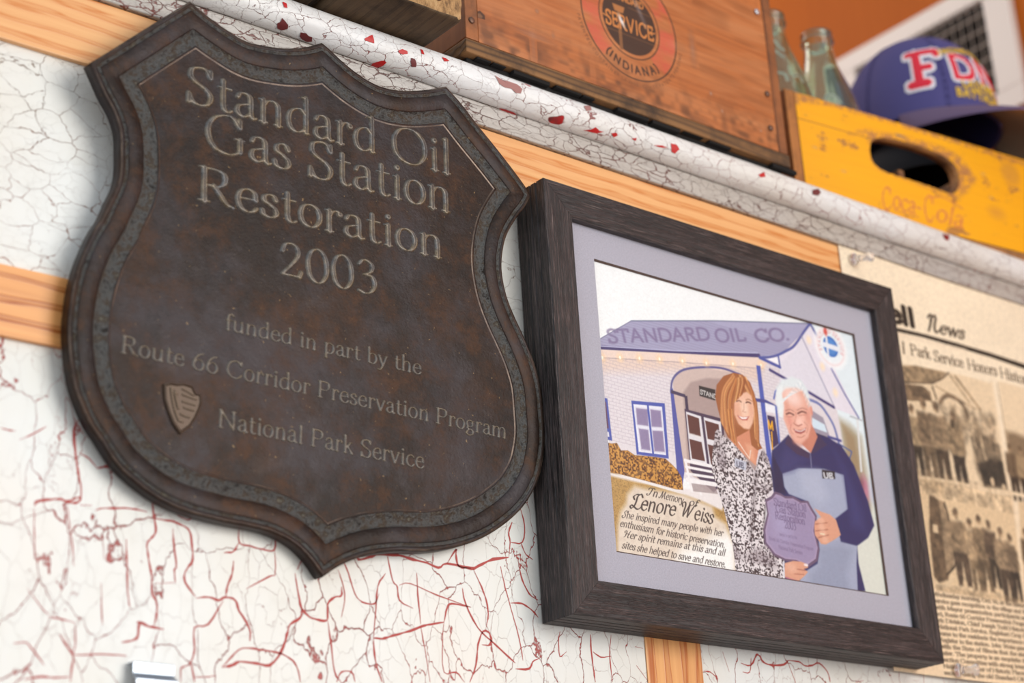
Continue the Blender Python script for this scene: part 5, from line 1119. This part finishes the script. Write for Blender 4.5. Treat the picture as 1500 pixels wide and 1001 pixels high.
# ---------------------------------------------------------------- yellow bottle crate
CA = math.atan2(-.032, .301); KZ = 1.8530; KH = .1108
bc = empty('bottle_crate', (.2876, .0220, 1.8490), CA); tag(bc, 'chipped yellow wooden bottle crate with a rounded hand slot and faded red script', 'crate')
def yellow():
    t = NT('chipped_yellow_paint'); n = t.noise(t.coords((.5, 1, 1)), 34, 9, .72); f = t.ramp(n, 0, [(.585, 0), (.60, 1)])
    g = t.noise(t.coords((.03, 1, 1)), 300, 4, .6); y = t.mix((t.ramp(g, 0, [(.4, 0), (.8, .5)]), 0), lin((255, 178, 4)), lin((240, 158, 14)))
    br = t.mix((t.ramp(g, 0, [(.3, 0), (.7, 1)]), 0), lin((206, 146, 66)), lin((158, 92, 44))); t.col(ink_over(t, t.mix((f, 0), y, br))); t.bump((g, 0), .0004, .5); t.set(Roughness=.45); return t.m
m_yel = yellow(); m_yw = wood('bare_bottle_crate_wood', lin((186, 128, 72)), lin((116, 70, 38)), 'x', 44, 12, .9, .7, dirt=lin((70, 46, 30)))
m_yz = wood('bottle_crate_side_wood', lin((196, 126, 62)), lin((134, 78, 38)), 'z', 44, 12, .9, .7, dirt=lin((96, 60, 34)))
KW, KT = .330, .011
SLOT = [(x-.2876, z) for x, z in pts('38360,192734 38582,193403 39078,193864 40057,194202 41611,194401 43072,194472 44624,194491 46001,194430 47454,194243 48664,193890 49292,193259 49440,192448 49216,191556 48714,190817 48111,190441 47499,190445 45273,190610 42387,190721 40209,190775 39322,190947 38637,191299 38327,191908')]
def end_board():
    z0, z1 = KZ+.0085, KZ+KH; outer = [(KT+.0004, z0), (KW, z0), (KW, z1), (KT+.0004, z1)]; bm = bmesh.new()
    F = [[bm.verts.new((x, y, z-1.849)) for x, z in P] for y in (.0002, KT) for P in (outer, SLOT)]
    for a in (0, 2):
        L = [[v.co for v in F[a]], [v.co for v in F[a+1]]]; al = F[a]+F[a+1]
        for tri in tessellate_polygon(L):
            try: bm.faces.new([al[i] for i in tri])
            except ValueError: pass
    for a, b in ((0, 2), (1, 3)):
        n = len(F[a])
        for i in range(n):
            f = bm.faces.new((F[a][i], F[a][(i+1) % n], F[b][(i+1) % n], F[b][i])); f.material_index = 1; f.smooth = a == 1
    o = from_bm('end_board', bm, m_yel, bc); o.data.materials.append(m_yw)
    c = Canvas(KT+.0006, .318, z0, z1-.0002, .00055, (170, 110, 60), 0.0); sh = c.X.shape
    RD = (214, 100, 84); PN = vnoise(sh, (60, 150), 8)
    def tx(ch, p, q, s): c.text(ch, 'brush', p, q, s, RD, .75, .0004)
    k = lambda s_: [(x-.2876, z) for x, z in pts(s_)]
    tx('C', k('38792,186959')[0], k('39945,186938')[0], .0330); tx('oca', k('40093,187305')[0], k('42929,187236')[0], .0270); tx('-', k('42805,187480')[0], k('43635,187386')[0], .024)
    tx('C', k('43971,186915')[0], k('45252,186912')[0], .0380); tx('ola', k('45396,187214')[0], k('48925,187061')[0], .0270)
    c.line(k('40302,187081 41292,187024 42288,186966 43317,187048'), .0016, RD, .6, .0004, True); c.line(k('45116,189338 46755,189764 48269,189471 49256,189129'), .0022, RD, .6, .0004, True)
    c.A *= np.clip(.45+PN*.9, 0, 1)
    WDc = (186, 124, 70)
    def rub(P, a, soft): 
        n0 = c.A.copy(); C0_ = c.C.copy(); c.poly(P, WDc, a, soft); m = vnoise(sh, (110, 220), 12)*.6+vnoise(sh, (30, 60), 13)*.4 > .44; c.A = np.where(m, c.A, n0); c.C = np.where(m[..., None], c.C, C0_)
    rub(k('35820,193629 38012,193952 38423,192954 38267,191554 39291,190770 42613,190566 45308,190342 48569,190090 50384,191185 51786,192764 50486,194311 49526,194869 47797,195101 44322,195190 40842,194841 38121,194597'), .95, .003)
    
    rub(k('28167,196870 29717,196730 32906,196732 36951,196517 42002,196590 49825,196365 58977,196129 58890,195743 49750,195990 41048,196005 34413,196017 31134,195598 28580,194280'), .95, .0015)
    c.line(k('28582,193745 33010,193761 37323,193786 38805,193730'), .0008, (92, 58, 30), .9); c.ell(k('42400,195008')[0], .0065, .0018, (120, 110, 110), .8, .001); 
    for q in ('31591,191271', '34689,189655', '52844,193500', '53436,191150'): c.ell(k(q)[0], .0030, .0012, (250, 216, 130), .7, .001)
    c.ell(k('56710,194375')[0], .012, .012, (226, 160, 60), .5, .004); c.ell(k('53850,189689')[0], .010, .006, (226, 150, 60), .4, .004)
    c.Z = c.Z-1.849; S2 = [(x, z-1.849) for x, z in SLOT]; n = len(S2)
    def hole(X, Z):
        ins = np.zeros(X.shape, bool); D = np.full(X.shape, 1.)
        for i in range(n):
            (ax, az), (bx, bz) = S2[i], S2[(i+1) % n]
            if az != bz: ins ^= ((az > Z) != (bz > Z)) & (X < (bx-ax)*(Z-az)/(bz-az)+ax)
            dx, dz = bx-ax, bz-az; L = dx*dx+dz*dz+1e-14; t = np.clip(((X-ax)*dx+(Z-az)*dz)/L, 0, 1); D = np.minimum(D, np.hypot(X-ax-t*dx, Z-az-t*dz))
        return ins | (D < .0008)
    c.mesh('painted_face', 0.0, m_yel, bc, hole=hole)
end_board()
def kb(name, x0, x1, y0, y1, z0, z1, mat, bev=.0008): return box(name, x0, x1, y0, y1, z0-1.849, z1-1.849, mat, bc, bev)
kb('side_board', 0, KT, -.0002, .44, KZ+.0085, KZ+KH, m_yz); kb('side_board', KW+.0003, KW+.0113, 0, .44, KZ+.0085, KZ+KH, m_yz)
kb('end_board', KT+.0004, KW, .429, .44, KZ+.0085, KZ+KH, m_yw)
kb('bottom_board', 0, KW+.011, -.0008, .44, KZ-.0005, KZ+.0080, m_yw, .001)
kb('runner', .0, .018, .002, .44, 1.8488, KZ-.0008, m_yw); kb('runner', KW-.010, KW+.008, .002, .44, 1.8488, KZ-.0008, m_yw)
kb('divider', .0765, .0835, .0125, .428, KZ+.009, KZ+.070, m_yw); kb('divider', .206, .213, .0125, .428, KZ+.009, KZ+.070, m_yw)
kb('divider', .1415, .1485, .0125, .428, KZ+.009, KZ+.070, m_yw)
kb('runner', .05, .07, -.0015, .44, 1.8488, KZ-.0008, m_yw)

# ---------------------------------------------------------------- contour bottles standing in the crate
def bottle_glass(c=(214, 232, 214)):
    t = NT('pale_green_bottle_glass'); t.set(Base_Color=lin(c)+(1,), Roughness=.04, IOR=1.48); t.b.inputs['Transmission Weight'].default_value = .96
    return t.m
m_glass = bottle_glass(); m_dirty = plain('milky_bottle_print', (236, 232, 222), .5)
BP = [(0, .006), (.020, .0), (.0275, .0015), (.0290, .006), (.0290, .030), (.0283, .045), (.0262, .062), (.0262, .072), (.0292, .092), (.0300, .104), (.0290, .116), (.0262, .130), (.0225, .144), (.0185, .157), (.0155, .168), (.0135, .179), (.0125, .188), (.0122, .193), (.0140, .1945), (.0146, .1965), (.0142, .1990), (.0130, .2000), (.0130, .2015), (.0138, .2030), (.0138, .2052), (.0128, .2062), (.0108, .2062)]
IN = [(.0098, .2050), (.0096, .190), (.0112, .178), (.0160, .160), (.0205, .143), (.0245, .129), (.0272, .115), (.0280, .104), (.0272, .092), (.0240, .072), (.0240, .062), (.0262, .045), (.0268, .030), (.0266, .012), (.018, .009), (0, .011)]
SCR = (([(-.004, .118), (.000, .126), (.006, .124), (.010, .116)], .0022),)
def make_bottle(x, y, label, quiet=False):
    e = empty('glass_bottle', (x, y, KZ+.0082)); tag(e, label, 'bottle', 'bottles standing in the yellow crate')
    n = 56; rings = []
    for i, (r, z) in enumerate(BP+IN):
        r = r*1.08
        fl = .0006 if (i < len(BP) and .03 < z < .165 and not .088 < z < .115) else 0
        rings.append([((r+fl*abs(math.sin(8*math.pi*k/n))**.7)*math.cos(2*math.pi*k/n), (r+fl*abs(math.sin(8*math.pi*k/n))**.7)*math.sin(2*math.pi*k/n), z) for k in range(n)])
    loft('glass_body', rings, m_glass, e, True, False, True)
    bm = bmesh.new()      # white printed script wrapped around shoulder
    def wrap(P, w):
        P = catmull(P, 5); row = []
        for i, (u, z) in enumerate(P):
            a, b = P[max(i-1, 0)], P[min(i+1, len(P)-1)]; du, dz = b[0]-a[0], b[1]-a[1]; L = math.hypot(du, dz)+1e-9
            row.append([])
            for k in (-1, 1):
                uu, zz = u+k*dz/L*w, z-k*du/L*w; r = float(np.interp(zz, [p[1] for p in BP[2:20]], [p[0] for p in BP[2:20]]))+.0009; th = -2.35+uu/r
                row[-1].append(bm.verts.new((r*math.cos(th), r*math.sin(th), zz)))
        for a, b in zip(row[:-1], row[1:]): bm.faces.new((a[0], a[1], b[1], b[0]))
    for P, w in SCR if quiet else (([(-.010, .170), (-.004, .175), (.002, .171), (.006, .163), (.010, .160)], .0016), ([(-.012, .160), (-.006, .164), (.002, .158), (.008, .150)], .0014), ([(-.006, .124), (-.002, .132), (.006, .130), (.008, .122)], .0018), ([(.014, .128), (.020, .132), (.024, .124)], .0016)): wrap(P, w)
    from_bm('printed_script', bm, m_dirty, e, True)
    return e
make_bottle(.3230, .0600, 'pale green glass bottle half hidden behind the right end of the orange crate')
make_bottle(.3850, .0570, 'pale green glass bottle standing just left of the blue cap', True)
m_glass = bottle_glass((60, 110, 84)); b3 = make_bottle(.0, .0, 'dark green bottle lying inside the yellow crate, seen through its hand slot', True); b3.location = (.430, .052, KZ+.0440); b3.rotation_euler = (math.radians(-90), 0, CA)

# ---------------------------------------------------------------- caps
def cloth(name, c1, c2):
    t = NT(name); n = t.noise(t.coords(), 900, 2, .5); t.col(t.mix((n, 0), lin(c1), lin(c2))); t.set(Roughness=.85); t.bump((n, 0), .0003, .5); return t.m
m_blue, m_blk = cloth('navy_blue_cotton', (66, 62, 116), (84, 78, 134)), cloth('black_cotton', (14, 14, 20), (24, 24, 34))
m_under = cloth('tan_bill_lining', (168, 140, 112), (186, 158, 130)); m_red, m_wht, m_gold = plain('red_embroidery', (222, 34, 58), .7), plain('white_embroidery', (236, 232, 236), .7), plain('gold_embroidery', (228, 186, 66), .7)
m_billtop = cloth('brown_navy_bill_cloth', (92, 76, 112), (104, 84, 112))
def crown_pt(a, t, rx, ry, h, off=0):
    """a: angle around, t: 0 rim .. 1 top"""
    k = math.cos(t*math.pi/2)**.80; front = max(0, -math.sin(a)); zz = h*math.sin(t*math.pi/2)**(1.0-.12*front)
    k = k*(1+.03*front*math.sin(t*math.pi))
    p = Vector((rx*k*math.cos(a), ry*k*math.sin(a), zz)); n = Vector((p.x/rx**2, p.y/ry**2, p.z/h**2)); n.normalize(); return p+n*off
def make_cap(loc, rz, tilt, rx, ry, h, mat, lining, label, bill=True, text=True):
    e = empty('baseball_cap', loc); e.rotation_euler = (tilt[0], tilt[1], rz); tag(e, label, 'cap')
    n, m = 72, 22
    for nm, off, a0, a1 in [('crown', 0, 0, 0)]:
        rings = [[crown_pt(2*math.pi*i/n, t/m*.985, rx, ry, h, -.0005 if i % 12 == 0 else .0006) for i in range(n)] for t in range(m+1)]
        inner = [[crown_pt(2*math.pi*i/n, t/m*.985, rx-.002, ry-.002, h-.002, 0) for i in range(n)] for t in range(m, -1, -1)]
        loft('crown', rings+inner+[rings[0]], mat, e, True, False, True)
    lathe('button', [(0, -.001), (.0060, 0), (.0065, .002), (.0045, .0038), (0, .0042)], mat, e, 20, (0, 0, h-.0006))
    bm = bmesh.new()
    for s_ in range(6):
        a = 2*math.pi*(s_*12)/n
        for d in (-.022, .022):
            for t in range(0, 20):
                p, q = crown_pt(a+d, t/21, rx, ry, h, .0008), crown_pt(a+d, (t+.7)/21, rx, ry, h, .0008); r = (q-p)
                M = Matrix.Translation((p+q)/2) @ r.to_track_quat('X', 'Z').to_matrix().to_4x4() @ Matrix.Diagonal((r.length, .0006, .0006, 1)); bmesh.ops.create_cube(bm, size=1, matrix=M)
    o = from_bm('seam_stitching', bm, mat, e); o['kind'] = 'stuff'
    if bill:
        NA, NL = 40, 12; top, bot = [], []
        for i in range(NA+1):
            s_ = -1+2*i/NA; a = -math.pi/2+s_*math.radians(66); A = crown_pt(a, 0, rx+.001, ry+.001, h); L = .074*math.sqrt(max(0, 1-abs(s_)**2.6))+.0012
            d = Vector((math.cos(a)*.32, math.sin(a), 0)).normalized()
            ra, rb = [], []
            for j in range(NL+1):
                f = j/NL; p = A+d*L*f; z = -.40*L*f-.016*(abs(s_)**2)*f-.10*L*f*f+.003
                ra.append((p.x, p.y, p.z+z)); rb.append((p.x, p.y, p.z+z-.0022))
            top.append(ra); bot.append(rb)
        bm = bmesh.new(); T = [[bm.verts.new(p) for p in r] for r in top]; B = [[bm.verts.new(p) for p in r] for r in bot]
        for i in range(NA):
            for j in range(NL):
                f = bm.faces.new((T[i][j], T[i][j+1], T[i+1][j+1], T[i+1][j])); f.smooth = True
                f = bm.faces.new((B[i][j], B[i+1][j], B[i+1][j+1], B[i][j+1])); f.material_index = 1; f.smooth = True
            bm.faces.new((T[i][NL], B[i][NL], B[i+1][NL], T[i+1][NL])); bm.faces.new((T[i][0], T[i+1][0], B[i+1][0], B[i][0]))
        for i in (0, NA):
            for j in range(NL): bm.faces.new((T[i][j], T[i][j+1], B[i][j+1], B[i][j]))
        o = from_bm('bill', bm, m_billtop if mat is m_blue else mat, e); o.data.materials.append(lining)
    if text:
        def emb(name, s_, style, a_c, z_b, size, material, off, grow=0.0, curve=0, track=.04):
            tot = sum(adv(c, track) for c in s_)*size; x = -tot/2
            for ch in s_:
                seg = glyph_segs(ch, style)
                if seg:
                    U, V = np.meshgrid(np.linspace(-.16, 1.05, 58), np.linspace(-.18, .90, 52)); D = sdf(seg, U, V)-grow
                    i = np.arange(57)[None]+58*np.arange(51)[:, None]; q = np.stack([i, i+1, i+59, i+58], -1).reshape(-1, 4); q = q[(D.ravel()[q] < 0).any(1)]
                    used = np.unique(q); rm = np.full(58*52, -1); rm[used] = np.arange(len(used)); co = []
                    for u, v, d in zip(U.ravel()[used], V.ravel()[used], D.ravel()[used]):
                        xx = x+u*size; zz = z_b+v*size+curve*(xx/.04)**2; a = -math.pi/2+a_c+xx/((rx+ry)/2); t = math.asin(min(.999, max(0, zz/h)))*2/math.pi
                        co.append(tuple(crown_pt(a, t, rx, ry, h, off+(.0006 if d < -.01 else 0))))
                    me = bpy.data.meshes.new(name); me.from_pydata(co, [], rm[q].tolist()); me.update(); link(name, me, material, e)
                x += adv(ch, track)*size
        for m_, o_, g_ in ((m_wht, .0009, .050), (m_red, .0016, -.004)):
            emb('embroidered_letter', '\x08', 'varsity', TXA-.74, .026, .060, m_, o_, g_, 0, .0); emb('embroidered_letter', 'DNY', 'varsity', TXA+.22, .030, .042, m_, o_, g_, 0, .10)
        emb('embroidered_word', 'ENGINE COMPANY', 'sans', TXA+.14, .066, .0105, m_gold, .0012, .02, -.004, .1)
        emb('embroidered_word', 'LADDER', 'sans', TXA+.02, .0200, .0115, m_gold, .0012, .02, .001, .1); emb('embroidered_word', 'BATTALION', 'sans', TXA+.06, .0095, .0115, m_gold, .0012, .02, .002, .1)
    return e
TXA = 0.0
make_cap((.574, .105, 1.9680), math.radians(172), (0, 0), .068, .076, .058, m_blk, m_blk, 'black cap underneath the blue cap on the yellow crate', True, False)
make_cap((.572, .092, 2.0170), math.radians(-4), (0, 0), .073, .082, .112, m_blue, m_under, 'navy blue baseball cap with red letters and gold words on the yellow crate')
